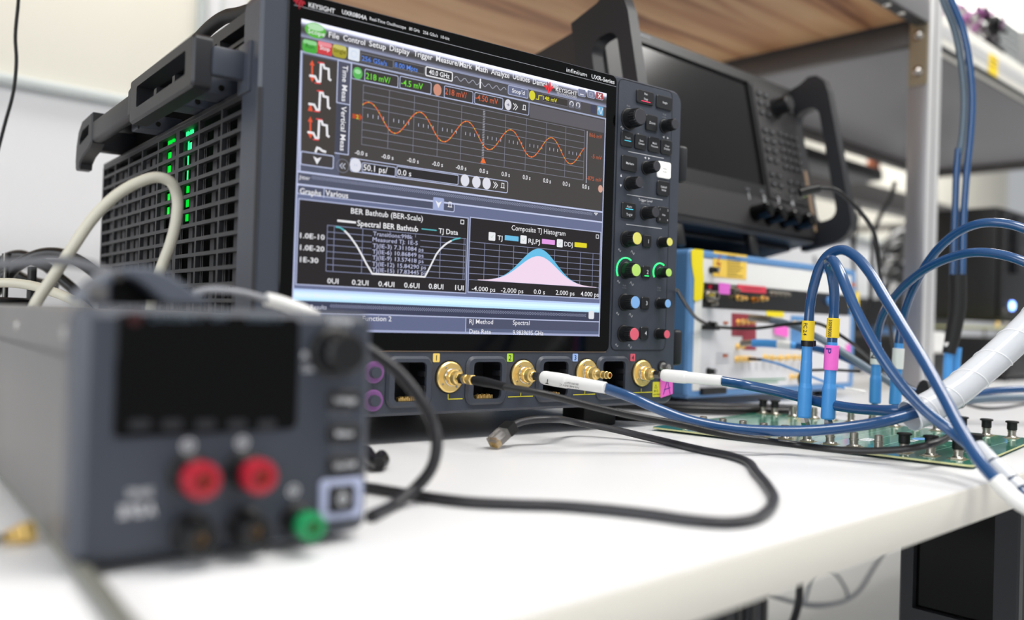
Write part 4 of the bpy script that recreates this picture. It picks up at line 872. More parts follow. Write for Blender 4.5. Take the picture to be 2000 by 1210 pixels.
pl(cc([(335, 296), (360, 300), (380, 312), (395, 325)]), 0.0012, (96, 196, 206), 8); pl(cc([(1132, 393), (1160, 380), (1195, 374)]), 0.0012, (96, 196, 206), 8)
(ua_, va_), (ub_, vb_) = sp(*cc([(583, 340)])[0]), sp(*cc([(912, 628)])[0]); b.flat([(ua_, vb_), (ub_, vb_), (ub_, va_), (ua_, va_)], L(7), sm((46, 44, 50)))
for s_, x0_, x1_, y0_, y1_ in (('Transitions:998k', 590, 865, 362, 376), ('Measured TJ: 1E-5', 587, 900, 402, 416), ('TJ(IE-3) 7.311084 ps', 587, 940, 443, 464), ('TJ(IE-6) 10.86849 ps', 585, 940, 484, 505), ('TJ(IE-9) 13.57418 ps', 585, 940, 525, 544), ('TJ(IE-12) 15.84290 ps', 583, 957, 569, 587), ('TJ(IE-15) 17.83445 ps', 583, 957, 610, 626)):
    (a_, b_), (c_, d_) = cc([(x0_, y0_), (x1_, y1_)]); tx(s_, (a_, b_), (c_, d_), 8.2, (206, 210, 244), 10, bold=0.0)
tx('Composite TJ Histogram', (996, 450.5), (1101, 459.5), 10, WHT, 8, bold=0.002)
c5 = lambda x, y: (880+.281*x, 360+.281*y)
for (x, y) in ((278, 362), (497, 384), (749, 409)): u, v = sp(*c5(x, y)); b.flat(rr(u, v, 0.0072, 0.0074, 0.0008, 2), L(6), sm((244, 246, 250))); b.line([(u-0.0012, v), (u-0.0002, v-0.0012), (u+0.0014, v+0.0012)], 0.0003, L(7), sm((160, 200, 170)))
tx('TJ', c5(315, 386), c5(350, 389), 9, WHT, 8); tx('RJ,PJ', c5(530, 409), c5(610, 414), 9, WHT, 8); tx('DDJ', c5(780, 430), c5(838, 434), 9, WHT, 8)
for (x, y, c) in ((415, 375, (112, 196, 238)), (670, 400, (240, 166, 240)), (894, 422, (236, 222, 40))): u, v = sp(*c5(x, y)); b.flat(rr(u, v, 0.0154, 0.0044, 0.0003, 1), L(6), sm(c))
for p_ in ((900.2, 433.6), (1163.8, 462)): u, v = sp(*p_); b.line([(u-0.0016, v-0.0016), (u+0.0016, v-0.0016), (u+0.0016, v+0.0016), (u-0.0016, v+0.0016), (u-0.0016, v-0.0016)], 0.0006, L(6), sm(WHT))
a0, a1, c0, c1 = grid((914.3, 471.6), (913, 546), (1169.4, 496.3), (1168, 561.5), [k/9.6 for k in range(10)]+[1], 5.0.__int__()+1)
xm = sp(*c5(606, 450))[0]; zpk = sp(*c5(608, 450))[1]; zpp = sp(*c5(605, 502))[1]
for (pk, s2, col, n_) in ((zpk, 0.0208, (110, 200, 242), 6), (zpp, 0.0215, (252, 226, 248), 7)):
    pts = [(a0+(a1-a0)*i/80, c0+0.0004+(pk-c0)*math.exp(-((a0+(a1-a0)*i/80-xm)/s2)**2/2)) for i in range(5, 79)]
    b.flat([(pts[0][0], c0)]+[(pts[-1][0], c0)]+pts[::-1], L(n_), sm(col))
for s_, x0_, x1_, yy in (('-4.000 ps', 918.5, 964.3, 568), ('-2.000 ps', 975.5, 1019, 571), ('0.0 s', 1039.3, 1061.2, 573.5), ('2.000 ps', 1082.3, 1118.9, 575.5), ('4.000 ps', 1131, 1165.8, 578)): tx(s_, (x0_, yy), (x1_, yy+1), 9, WHT, 8, bold=0.004)
# result bars
zA_ = sp(575, 563)[1]; zB_ = sp(575, 586)[1]
for i in range(5):
    c = ((176, 196, 232), (196, 222, 244), (206, 234, 250), (196, 228, 246), (176, 214, 238))[i]; hh = (zA_-zB_)/5; zrect(0, SW, zA_-(i+1)*hh, zA_-i*hh, c, 4, 1.3)
zrect(SW*0.6, SW, zB_, zA_, (140, 192, 220), 5, 0.9) if False else None
tx('Results  (Measure All Edges)', (577, 580), (683, 582), 8, WHT, 8)
zC_ = sp(574, 609)[1]; zrect(0, SW, zC_, zB_, (66, 70, 94), 4); tx('Jitter Results', (577, 601.5), (635.3, 604), 8.5, (214, 218, 236), 8); dots((642, 599), (1143, 614))
u, v = sp(1152, 614.5); b.flat(rr(u, v, 0.0070, 0.0078, 0.0014, 3), L(6), sm((236, 238, 246)))
zrect(0, SW, zC_-0.0005, zC_+0.0005, (190, 198, 230), 5)
zrect(0, SW, 0.0022, zC_-0.0005, (104, 112, 146), 4); xD = sp(907, 630)[0]; zM = sp(908, 640.5)[1]
zrect(xD, SW-0.0015, zM, zC_-0.0006, (84, 88, 112), 5); zrect(xD, SW-0.0015, 0.0022, zM, (98, 108, 138), 5); b.line([(xD, 0.002), (xD, zC_)], 0.0007, L(6), sm(LIN))
zrect(0, SW, 0, 0.0020, (170, 178, 214), 5)
tx('Function 2', (706, 625.5), (761.8, 627), 10, WHT, 8, bold=0.002); tx('RJ Method', (913.7, 631), (960, 633), 9, WHT, 8, bold=0.002); tx('Spectral', (998.6, 633.5), (1031, 634.5), 9, WHT, 8, bold=0.002); tx('Data Rate', (913.7, 650.5), (955.6, 652), 9, WHT, 8, bold=0.002); tx('9.9839695 GHz', (998.6, 653), (1058, 654.5), 9, WHT, 8, bold=0.002)
b.line([(0.0006, 0), (0.0006, zt2)], 0.0012, L(6), sm(LIN)); b.line([(SW-0.0006, 0), (SW-0.0006, zt2)], 0.0010, L(6), sm(LIN))
t.part('display', b, gl, label='lit screen with a sine trace, a bathtub curve and a histogram')

# ---- control column
b = MB(); cpo = rr(0.3682, 0.1203, 0.0760, 0.2665, 0.006); b.plate(cpo, [], 0.0001, 0.0006, 'slate', XZ); b.line(cpo+[cpo[0]], 0.0005, 0.0008, 'black')
for z in (0.1835, 0.1409, 0.1114): b.line([(0.3455, z), (0.3958, z)], 0.0005, 0.0009, 'white_print')
def wave(u, v, s_): b.line([(u+s_*(i/10-0.5), v+s_*0.8*math.sin(i/10*6.28)*(0.5)) for i in range(11)], 0.0004, 0.0009, 'white_print')
wave(0.3360, 0.2055, 0.004); wave(0.3600, 0.2010, 0.006)
for z in (0.0966, 0.0656, 0.0342, 0.0032): wave(0.3375, z-0.0115, 0.0035); wave(0.3555, z-0.0125, 0.0048)
b.text('Push', 0.3415, 0.2275, 0.0018, 0.0009, 'print_grey'); b.text('Push', 0.3930, 0.2275, 0.0018, 0.0009, 'print_grey'); b.text('to Zero', 0.3920, 0.2250, 0.0013, 0.0009, 'print_grey')
b.text('Position', 0.3560, 0.1530, 0.0022, 0.0009, 'print_grey'); b.text('(Push to Select)', 0.3560, 0.1502, 0.0013, 0.0009, 'print_grey')
b.text('Trigger Level', 0.3712, 0.1365, 0.0026, 0.0009, 'white_print', align='C'); b.text('(Push for 50%)', 0.3712, 0.1335, 0.0015, 0.0009, 'print_grey', align='C')
for u in (0.3455, 0.3948): b.text('Push', u, 0.0500, 0.0018, 0.0009, 'print_grey', align='C'); b.text('for Fine' if u < 0.36 else 'to Zero', u, 0.0478, 0.0012, 0.0009, 'print_grey', align='C')
for (u, v, s_) in ((0.3690, 0.1805, -1), (0.3745, 0.1805, 1), (0.4010, 0.2050, 1), (0.3945, 0.2052, -1)): b.flat([(u-0.0013*s_, v-0.0013), (u+0.0015*s_, v), (u-0.0013*s_, v+0.0013)][::s_], 0.0009, 'white_print')
for (v, s_) in ((0.1585, 1), (0.1485, -1)): b.flat([(0.3365-0.0013, v-0.0012*s_), (0.3365+0.0013, v-0.0012*s_), (0.3365, v+0.0015*s_)][::s_], 0.0009, 'white_print')
cpn = t.part('control_panel', b)
def button(u, v, w_, h_, lines, m='btn', led=None, hh=0.0021, tm='white_print', lab=None):
    b = MB(); b.plate(rr(u, v, w_, h_, 0.0022, 4), [], 0.0006, 0.0024, m, XZ, ch=0.0006)
    n = len(lines)
    for i, (s_, dv, du) in enumerate(lines): b.text(s_, u+du, v+dv-hh/2, hh, 0.0026, tm, align='C', bold=0.004)
    if led: b.line([(u-w_*0.26, v+led[1]), (u+w_*0.26, v+led[1])], 0.0006, 0.0027, led[0])
    t.part('button', b, cpn, label=lab)
button(0.3660, 0.2405, 0.0240, 0.0135, [('Run', 0.0034, 0), ('Stop', -0.0016, 0)], led=('led_pink', -0.0042))
button(0.3935, 0.2400, 0.0228, 0.0135, [('Single', 0, 0)])
button(0.3760, 0.2165, 0.0165, 0.0160, [('Zoom', 0, 0)], hh=0.0024)
for u, l in ((0.3425, ['Touch']), (0.3615, ['Save', 'Screen']), (0.3803, ['Multi', 'Purpose']), (0.3985, ['Clear', 'Display'])):
    button(u, 0.1950, 0.0160, 0.0150, [(l[0], 0.0014, 0)]+([(l[1], -0.0016, 0)] if len(l) > 1 else []), led=('led_cyan', -0.0016) if len(l) < 2 else None)
button(0.3465, 0.1715, 0.0210, 0.0155, [('Markers', 0, 0)], hh=0.0023)
button(0.3962, 0.1715, 0.0190, 0.0165, [('Auto', 0.0014, 0), ('Scale', -0.0016, 0)], 'btn_white', tm='ink', lab='lit white button')
button(0.3955, 0.1525, 0.0175, 0.0152, [('Default', 0.0014, 0), ('Setup', -0.0016, 0)])
button(0.3475, 0.1250, 0.0190, 0.0160, [('Auto', 0.0040, 0), ("Trig'd", -0.0040, 0)], led=('led_cyan', 0.0014), hh=0.0024)
button(0.3965, 0.1255, 0.0175, 0.0165, [('1', 0.0052, -0.0055), ('2', 0.0052, 0.0058), ('3', -0.0050, -0.0055), ('4', -0.0050, 0.0058), ('Aux', 0.0, 0)], hh=0.0020)
for i, z in enumerate((0.0966, 0.0656, 0.0342, 0.0040)):
    button(0.3745, z+0.0002, 0.0115, 0.0125, [(str(i+1), 0.0, 0.0012)], hh=0.0040, led=('led_green', -0.0040) if i == 1 else None)
def knob(u, v, r, ln, cap=None):
    b = MB(); b.lathe((u, -0.0006, v), (0, -1, 0), [(0, r*1.28), (0.001, r*1.26), (0.0014, r*1.12), (ln*0.55, r*1.08), (ln*0.62, r*1.04)], 'knob_black', 36)
    b.lathe((u, -0.0006-ln*0.60, v), (0, -1, 0), [(0, r*1.05), (ln*0.30, r), (ln*0.38, r*0.92), (ln*0.40, r*0.84)], 'knob_black', 44, ribs=1, ribd=r*0.06)
    kb = t.part('knob', b, cpn)
    b = MB(); b.lathe((u, -0.0006-ln, v), (0, -1, 0), [(0, r*0.80), (0.0004, r*0.78)], cap or 'knob_face', 28); t.part('knob_cap', b, kb, label={'cap_yellow': 'yellow cap', 'cap_lime': 'lime green cap', 'cap_blue': 'light blue cap', 'cap_red': 'red cap'}.get(cap))
def knob_(*a, **k): pass
def knob2(u, v, r, ln, cap=None):
    global cpn
    b = MB(); b.lathe((u, -0.0006, v), (0, -1, 0), [(0, r*1.25), (0.001, r*1.22), (0.0014, r*1.10), (ln*0.50, r*1.06)], 'knob_black', 36)
    b.lathe((u, -0.0006-ln*0.50, v), (0, -1, 0), [(0, r*1.06), (ln*0.38, r*1.0), (ln*0.46, r*0.94), (ln*0.47, r*0.86)], 'knob_black', 44, ribs=1, ribd=r*0.07)
    b.lathe((u, -0.0006-ln*0.97, v), (0, -1, 0), [(0, r*0.86), (ln*0.03, r*0.82)], cap or 'knob_face', 28)
    t.part('knob', b, cpn, label={'cap_yellow': 'knob with a yellow cap', 'cap_lime': 'knob with a lime green cap', 'cap_blue': 'knob with a light blue cap', 'cap_red': 'knob with a red cap'}.get(cap))
knob2(0.3450, 0.2155, 0.0088, 0.0165)
for u, v in ((0.3955, 0.2164), (0.3712, 0.1705), (0.3475, 0.1517), (0.3712, 0.1248)): knob2(u, v, 0.0058, 0.0155)
for z, c in ((0.0966, 'cap_yellow'), (0.0656, 'cap_lime'), (0.0342, 'cap_blue'), (0.0032, 'cap_red')):
    knob2(0.3465, z, 0.0070, 0.0155, c); knob2(0.3950, z+0.0005, 0.0048, 0.0130, c)
for (u, v, r) in ((0.3465, 0.0660, 0.0122), (0.3950, 0.0664, 0.0095)):
    b = MB(); b.tube([Vector((u+r*math.cos(R(a)), -0.0010, v+r*math.sin(R(a)))) for a in range(55, 220, 12)], 0.0006, 'led_green', 6, step=2); t.part('light_ring', b, cpn, label='green lit arc')

# ---- connector row
for i, x in enumerate(PORTS):
    b = MB(); hole = rr(x, PZ, 0.0300, 0.0325, 0.004)
    b.plate(rr(x, PZ, 0.0440, 0.0425, 0.0085, 6), [hole], 0.0001, 0.0030, 'slate', XZ, ch=0.0022)
    pw = t.part('probe_port', b)
    b = MB(); b.plate(rr(x, PZ, 0.0340, 0.0340, 0.004), [], -0.030, -0.0285, 'slate_dark', XZ)
    for sx in (-1, 1):
        for z in (PZ+0.006, PZ-0.006): b.box(x+sx*0.0150-0.0012, x+sx*0.0150+0.0012, -0.0015, 0.010, z-0.0025, z+0.0025, 'slate_dark', 0.0006)
    t.part('socket', b, pw)
    b = MB()
    for k in range(11): b.box(x-0.0085+k*0.0016, x-0.0077+k*0.0016, 0.001, 0.006, PZ-0.0160, PZ-0.0135+0.0006*(k % 3), 'gold')
    t.part('contact_pins', b, pw)
for i, (x, c) in enumerate(((0.1300, 'tag_yellow'), (0.2073, 'tag_lime'), (0.2845, 'tag_blue'), (0.3605, 'tag_red'))):
    b = MB(); b.plate(rr(x, -0.0204, 0.0066, 0.0074, 0.0009, 3), [], 0.0001, 0.0004, c, XZ); b.text(str(i+1), x, -0.0228, 0.0048, 0.0006, 'ink', align='C'); t.part('channel_tag', b, label=('yellow tag 1', 'green tag 2', 'blue tag 3', 'red tag 4')[i])
FX = (0.1437, 0.2222, 0.2990, 0.3740); FZc = (-0.0368, -0.0358, -0.0352, -0.0362)
def flange(x, z, tip=None):
    b = MB(); b.lathe((x, -0.0001, z), (0, -1, 0), [(0, 0.0143), (0.0004, 0.0143)], 'black', 36)
    b.lathe((x, -0.0005, z), (0, -1, 0), [(0, 0.0132), (0.0014, 0.0132), (0.0024, 0.0120), (0.0026, 0.0075)], 'gold', 40)
    for k in range(4):
        a = R(35+90*k); b.lathe((x+0.0098*math.cos(a), -0.0030, z+0.0098*math.sin(a)), (0, -1, 0), [(0, 0.0011), (0.0004, 0.0010)], 'steel', 10)
    f_ = t.part('input_connector', b, label='gold input connector')
    b = MB(); b.lathe((x, -0.0030, z), (0, -1, 0), [(0, 0.0076), (0.0020, 0.0076), (0.0026, 0.0070)], 'steel', 28)
    b.lathe((x, -0.0056, z), (0, -1, 0), [(0, 0.0070), (0.0038, 0.0070)], 'gold', 48, ribs=1, ribd=0.0004)
    b.lathe((x, -0.0094, z), (0, -1, 0), [(0, 0.0068), (0.0008, 0.0062), (0.0050, 0.0056), (0.0055, 0.0042), (0.0070, 0.0038), (0.0074, 0.0034), (0.0090, 0.0030)], 'gold', 30)
    t.part('connector_barrel', b, f_)
    return f_
for i in range(4): f_ = flange(FX[i], FZc[i]) if i < 4 else None
b = MB(); x, z = FX[2], FZc[2]
b.lathe((x, -0.0184, z), (0, -1, 0), [(0, 0.0030), (0.003, 0.0028), (0.0032, 0.0036), (0.0050, 0.0036), (0.0052, 0.0031), (0.0085, 0.0031), (0.0087, 0.0035), (0.0105, 0.0035), (0.0108, 0.0031), (0.0145, 0.0031), (0.0148, 0.0026), (0.0150, 0.0020, 'gold'), (0.0120, 0.0016, 'gold_dark')], 'gold', 24)
t.part('adapter_tip', b, f_, label='open gold adapter end') if False else t.part('adapter_tip', b, label='open gold adapter end')
b = MB(); b.lathe((0.4030, -0.0005, -0.0300), (0, -1, 0), [(0, 0.0062), (0.0006, 0.0062)], 'black', 24); b.lathe((0.4030, -0.0010, -0.0300), (0, -1, 0), [(0, 0.0048), (0.0012, 0.0048), (0.002, 0.0030), (0.006, 0.0028), (0.0065, 0.0036), (0.0085, 0.0034), (0.0090, 0.0020)], 'steel', 24); t.part('ground_terminal', b, label='polished steel ground terminal')
b = MB()
for (p0_, p1_) in (((0.1430, -0.0517), (0.1430, -0.0556)), ((0.1430, -0.0556), (0.1576, -0.0556)), ((0.2067, -0.0555), (0.2346, -0.0555)), ((0.2208, -0.0520), (0.2208, -0.0555)), ((0.2836, -0.0556), (0.3114, -0.0556)), ((0.2980, -0.0520), (0.2980, -0.0556)), ((0.3624, -0.0556), (0.3908, -0.0556)), ((0.3738, -0.0520), (0.3738, -0.0556))): b.line([p0_, p1_], 0.0009, 0.0003, 'print_yellow')
t.part('warning_lines', b, label='yellow printed lines'); b = MB(); b.plate(rr(0.3965, -0.0530, 0.0125, 0.0155, 0.001), [], 0.0001, 0.0004, 'print_yellow', XZ)
b.line([(0.3925, -0.0515), (0.3945, -0.0480), (0.3965, -0.0515), (0.3925, -0.0515)], 0.0003, 0.0006, 'ink'); b.text('50 \u03a9', 0.3918, -0.0556, 0.0022, 0.0006, 'ink'); b.text('\u00b12V MAX', 0.3908, -0.0590, 0.0018, 0.0006, 'ink'); t.part('warning_sticker', b, label='yellow warning sticker')
b = MB()
for z in (-0.0320, -0.0545):
    b.lathe((0.0715, -0.0002, z), (0, -1, 0), [(0, 0.0088), (0.0012, 0.0088), (0.0016, 0.0075)], 'led_purple', 28); b.lathe((0.0715, -0.0018, z), (0, -1, 0), [(0, 0.0048), (0.004, 0.0045)], 'slate', 20)
t.part('auxiliary_connector', b, label='purple ringed sockets')

# pink note on the corner of the scope
b = MB(); nt_ = [(0.4000, -0.0408), (0.4185, -0.0402), (0.4192, -0.0580), (0.4015, -0.0618)]
b.plate(nt_, [], 0.0008, 0.0012, 'pink', XZ); b.line([(0.4050, -0.0585), (0.4105, -0.0430), (0.4150, -0.0580)], 0.0008, 0.0014, 'purple_ink'); b.line([(0.4062, -0.0535), (0.4148, -0.0515)], 0.0008, 0.0014, 'purple_ink')
single('sticky_note', b, 'small pink note marked A at the lower right corner of the oscilloscope', 'note', (0.409, 0, -0.05), RS)

# ================================================================== CABLES INTO THE SCOPE
def sc(x, y, z): return RS @ Vector((x, y, z))
# channel 1: black
x, z = FX[0], FZc[0]
p0 = sc(x, -0.0185, z)
lead('coaxial_cable', 'black coaxial cable with gold nuts screwed to scope input 1', 'cable', [
    ('hex_nut', lambda b: b.lathe(sc(x, -0.0170, z), RS.to_3x3() @ Vector((0.0, -1, 0)), [(0, 0.0042), (0.0006, 0.0046), (0.0062, 0.0046), (0.0068, 0.0040)], 'steel_dark', facets=6), 'steel hex nut'),
    ('adapter', lambda b: (b.lathe(sc(x, -0.0235, z), RS.to_3x3() @ Vector((0, -1, 0)), [(0, 0.0036), (0.003, 0.0036), (0.0034, 0.0030), (0.0060, 0.0030)], 'gold', 20), b.lathe(sc(x, -0.0292, z), RS.to_3x3() @ Vector((0.02, -1, 0)), [(0, 0.0040), (0.0005, 0.0044), (0.0060, 0.0044), (0.0066, 0.0036), (0.0100, 0.0034)], 'gold', facets=6)), 'gold adapter'),
    ('boot', lambda b: b.tube([sc(x+0.0002, -0.0370, z), sc(x+0.001, -0.0500, z-0.0004), sc(x+0.0024, -0.0620, z-0.0012), sc(x+0.004, -0.0740, z-0.0024)], 0.003, 'black_rubber', radii=[0.0038, 0.0040, 0.0034, 0.0031]), 'heat-shrink boot'),
    ('jacket', lambda b: b.tube([sc(x+0.0036, -0.0720, z-0.0022), at_d(1060, 768, 0.684), at_d(1140, 789, 0.692), at_d(1230, 810, 0.702), at_d(1330, 829, 0.714), at_d(1405, 846, 0.722), at_d(1480, 858, 0.720), at_z(1550, 867, -0.0835), at_z(1620, 876, -0.0835), at_z(1690, 880, -0.0825), at_z(1770, 876, -0.078), at_z(1815, 868, -0.073), at_z(1845, 857, -0.070), at_z(1856, 845, -0.068), at_z(1848, 828, -0.066), at_z(1836, 815, -0.065)], 0.0028, 'cable_black', step=8))], p0)
def boot_lead(name, label, x, z, endp, pts, r=0.0046, text=None):
    a = sc(x, -0.0175, z); e_ = sc(*endp); dv = (e_-a).normalized(); K = (e_-a).length/0.0625
    def jk(b): b.tube([a+dv*0.060*K]+pts, r, 'cable_blue', 16, step=8)
    t_ = lead(name, label, 'cable', [
        ('hex_nut', lambda b: b.lathe(a, dv, [(0, 0.0036), (0.0005, 0.0041), (0.0062, 0.0041), (0.0068, 0.0034), (0.0075, 0.0028), (0.0105, 0.0028)], 'steel_dark', facets=6), 'steel hex nut'),
        ('boot', lambda b: (b.lathe(a+dv*0.0085, dv, [(0, 0.0046), (0.001, 0.0056), (0.004, 0.0061), (0.014*K, 0.0063), (0.022*K, 0.0062), (0.024*K, 0.0057), (0.040*K, 0.0052), (0.055*K-0.0005, 0.0049), (0.055*K, 0.0044)], 'boot_white', 28)), 'white boot'),
        ('jacket', jk)], a)
    return t_, a, dv
t2, a2, d2 = boot_lead('coaxial_cable', 'blue coaxial cable whose serial printed white boot crosses below gold input 3', FX[1], FZc[1], s_y(1184, 757, -0.090),
    [at_d(1232, 775, 0.752), at_d(1290, 800, 0.748), at_d(1350, 821, 0.742), at_d(1430, 836, 0.735), at_d(1510, 841, 0.728), at_d(1590, 840, 0.722), at_d(1670, 832, 0.718), at_d(1740, 819, 0.714), at_d(1800, 801, 0.717), at_d(1860, 773, 0.725), at_d(1930, 724, 0.735), at_d(2010, 657, 0.746), at_d(2090, 560, 0.76)])
t4, a4, d4 = boot_lead('coaxial_cable', 'blue coaxial cable with a plain white boot beside the pink note marked A', FX[3], FZc[3], s_y(1410, 743, -0.085),
    [at_d(1455, 751, 0.838), at_d(1510, 762, 0.826), at_d(1570, 777, 0.806), at_d(1630, 791, 0.782), at_d(1690, 799, 0.758), at_d(1750, 800, 0.731), at_d(1805, 789, 0.734), at_d(1865, 760, 0.742), at_d(1935, 705, 0.751), at_d(2010, 640, 0.760), at_d(2090, 545, 0.770)])
# serial print on the first boot: curved to the boot
b = MB(); ax_ = d2; sd = ax_.cross(Vector((0, 0, 1))).normalized(); up2 = sd.cross(ax_).normalized()
toc = (CAM-(a2+d2*0.035)).normalized(); nn = (toc-ax_*toc.dot(ax_)).normalized(); vv_ = nn.cross(ax_).normalized()
if vv_.z < 0: vv_ = -vv_
for (s_, off, dv_, h_) in (('SN MY15A3711EA', 0.0590, -0.0002, 0.0017), ('N5448 REV C', 0.0600, -0.0030, 0.0015)):
    b.text(s_, 0, 0, h_, 0, 'ink', ax=(-ax_, -vv_, nn), o=a2+ax_*(off-0.008)+vv_*dv_+nn*0.0056, width=0.020)
b.text('T', 0, 0, 0.0040, 0, 'ink', ax=(-ax_, -vv_, nn), o=a2+ax_*0.0210-vv_*0.0010+nn*0.0064, bold=0.02)
o_ = mesh_obj('boot_lettering', b, Vector(t2.base)); o_.parent = t2.e
# translucent spiral sleeve
b = MB(); SP = [at_d(1776, 812, 0.716), at_d(1812, 796, 0.720), at_d(1860, 768, 0.728), at_d(1910, 728, 0.738), at_d(1960, 684, 0.746), at_d(2010, 636, 0.752), at_d(2080, 560, 0.76)]
PS = spline(SP, 8)
def pipe(b, P, ro, ri, m, n=28):
    k = len(P); T = [(P[min(i+1, k-1)]-P[max(i-1, 0)]).normalized() for i in range(k)]; nr = T[0].cross(Vector((0, 0, 1))).normalized(); rows = [[], []]
    for i in range(k):
        nr = (nr-T[i]*nr.dot(T[i])).normalized(); bn = T[i].cross(nr)
        for q, rad in ((0, ro), (1, ri)):
            for j in range(n): th = 2*math.pi*j/n; rows[q].append(P[i]+(nr*math.cos(th)+bn*math.sin(th))*rad)
    fo = [(i*n+j, i*n+(j+1) % n, (i+1)*n+(j+1) % n, (i+1)*n+j) for i in range(k-1) for j in range(n)]
    b.add(rows[0], fo, m); b.add(rows[1], [f[::-1] for f in fo], m)
    for i in (0, k-1):
        vs = rows[0][i*n:(i+1)*n]+rows[1][i*n:(i+1)*n]; b.add(vs, [(j, (j+1) % n, n+(j+1) % n, n+j)[::(1 if i else -1)] for j in range(n)], m)
ts = Thing('cable_sleeve', 'wide translucent spiral sleeve wrapping the two blue scope cables', 'cable sleeve', SP[0])
pipe(b, PS, 0.0128, 0.0122, 'sleeve'); ts.part('sleeve_body', b)
b = MB(); k_ = len(PS); Tn = []
nr = (PS[1]-PS[0]).normalized().cross(Vector((0, 0, 1))).normalized()
hp = []
for i in range(0, k_):
    Ti = (PS[min(i+1, k_-1)]-PS[max(i-1, 0)]).normalized(); nr = (nr-Ti*nr.dot(Ti)).normalized(); bn = Ti.cross(nr)
    Tn.append((PS[i], nr.copy(), bn.copy()))
tot = 0; seg = 240
for i in range(seg+1):
    f_ = i/seg*(k_-1.001); j = int(f_); fr = f_-j; P_ = Tn[j][0].lerp(Tn[j+1][0], fr); th = 2*math.pi*(i/seg*6.5)
    hp.append(P_+(Tn[j][1]*math.cos(th)+Tn[j][2]*math.sin(th))*0.0129)
b.tube(hp, 0.00045, 'sleeve_seam', 6, step=1); ts.part('spiral_seam', b, label='white spiral seam')

# ================================================================== TEST BOARD
NB = at_z(1900, 908, -0.0883); TA = R(6.5); KB = 1.046
FB = Matrix.Translation((NB.x, NB.y, 0)) @ Matrix.Rotation(TA, 4, 'Z') @ Matrix.Scale(KB, 4)
BW, BL = 0.238, 0.277
t = Thing('circuit_board', 'green test board with rows of nickel connectors on the bench corner', 'circuit board', (BW/2, BL/2, TZ/KB), FB)
BT = -0.0883/KB
b = MB(); b.plate(rr(BW/2, BL/2, BW, BL, 0.004), [], BT-0.0016, BT, 'pcb_green', XY); b.plate(rr(BW/2, BL/2, BW+0.0004, BL+0.0004, 0.004), [rr(BW/2, BL/2, BW-0.0002, BL-0.0002, 0.004)], BT-0.00155, BT-0.0001, 'pcb_edge', XY); bd = t.part('board', b)
b = MB(); b.plate(rr(BW/2, BL/2, BW-0.024, BL-0.024, 0.004), [], TZ/KB, BT-0.0017, 'black', XY); t.part('base_layer', b, label='black base layer')  # black layer filling the gap under the board
b = MB()
Lv = [0.0165+0.0200*i for i in range(13)]; Rv = [0.0177, 0.0395, 0.0610, 0.0842, 0.1042, 0.1245, 0.1470, 0.1690, 0.1890, 0.2090, 0.2320, 0.2540, 0.2720-0.004]
for i in range(13):
    b.line([(0.033, Lv[i]+0.004), (0.060, Lv[i]+0.006), (0.185, Rv[i]-0.004), (0.215, Rv[i]-0.004)], 0.0005, BT+0.00005, 'pcb_line', XY)
    b.flat(rr(0.026, Lv[i], 0.017, 0.013, 0.002, 2), BT+0.00004, 'pcb_pad', XY); b.flat(rr(0.224, Rv[i], 0.017, 0.013, 0.002, 2), BT+0.00004, 'pcb_pad', XY)
for (u, v, w_, h_) in ((0.085, 0.105, 0.022, 0.010), (0.150, 0.055, 0.022, 0.012), (0.115, 0.075, 0.018, 0.005)):
    b.flat(rr(u, v, w_, h_, 0.0005, 1), BT+0.0001, 'white_print', XY)
    for k in range(3): b.line([(u-w_*0.35, v-h_*0.25+k*h_*0.25), (u+w_*0.3, v-h_*0.25+k*h_*0.25)], 0.0007, BT+0.00015, 'pcb_green', XY)
b.flat(circ(0.135, 0.075, 0.011, 20, 0.006), BT+0.0001, 'sky_label', XY)
for (s_, u, v) in (('J12', 0.16, 0.03), ('J14', 0.10, 0.045), ('TX3', 0.12, 0.02)): b.text(s_, u, v, 0.004, BT+0.0001, 'pcb_line', XY)
t.part('board_printing', b, bd)
def conn(u, v, cap=False):
    b = MB(); b.box(u-0.0055, u+0.0055, v-0.0042, v+0.0042, BT, BT+0.0014, 'nickel', 0.0003, 1)
    b.lathe((u, v, BT+0.0014), (0, 0, 1), [(0, 0.0042), (0.0008, 0.0036), (0.0042, 0.0034), (0.0044, 0.0040), (0.0056, 0.0040), (0.0058, 0.0034), (0.0100, 0.0034), (0.0106, 0.0031), (0.0100, 0.0014)], 'nickel', 18)
    c_ = t.part('coaxial_connector', b, bd)
    if cap:
        b = MB(); b.lathe((u, v, BT+0.0075), (0, 0, 1), [(0, 0.0040), (0.0008, 0.0044), (0.0066, 0.0044), (0.0070, 0.0058), (0.0082, 0.0058), (0.0086, 0.0050)], 'black_rubber', 18); t.part('dust_cap', b, c_, label='black dust cap')
for i, v in enumerate(Lv): conn(0.026, v, i in (0, 1, 2))
for i, v in enumerate(Rv): conn(0.224, v, i in (0, 1, 2, 11, 12))
conn(0.072, 0.006+0.008, True)

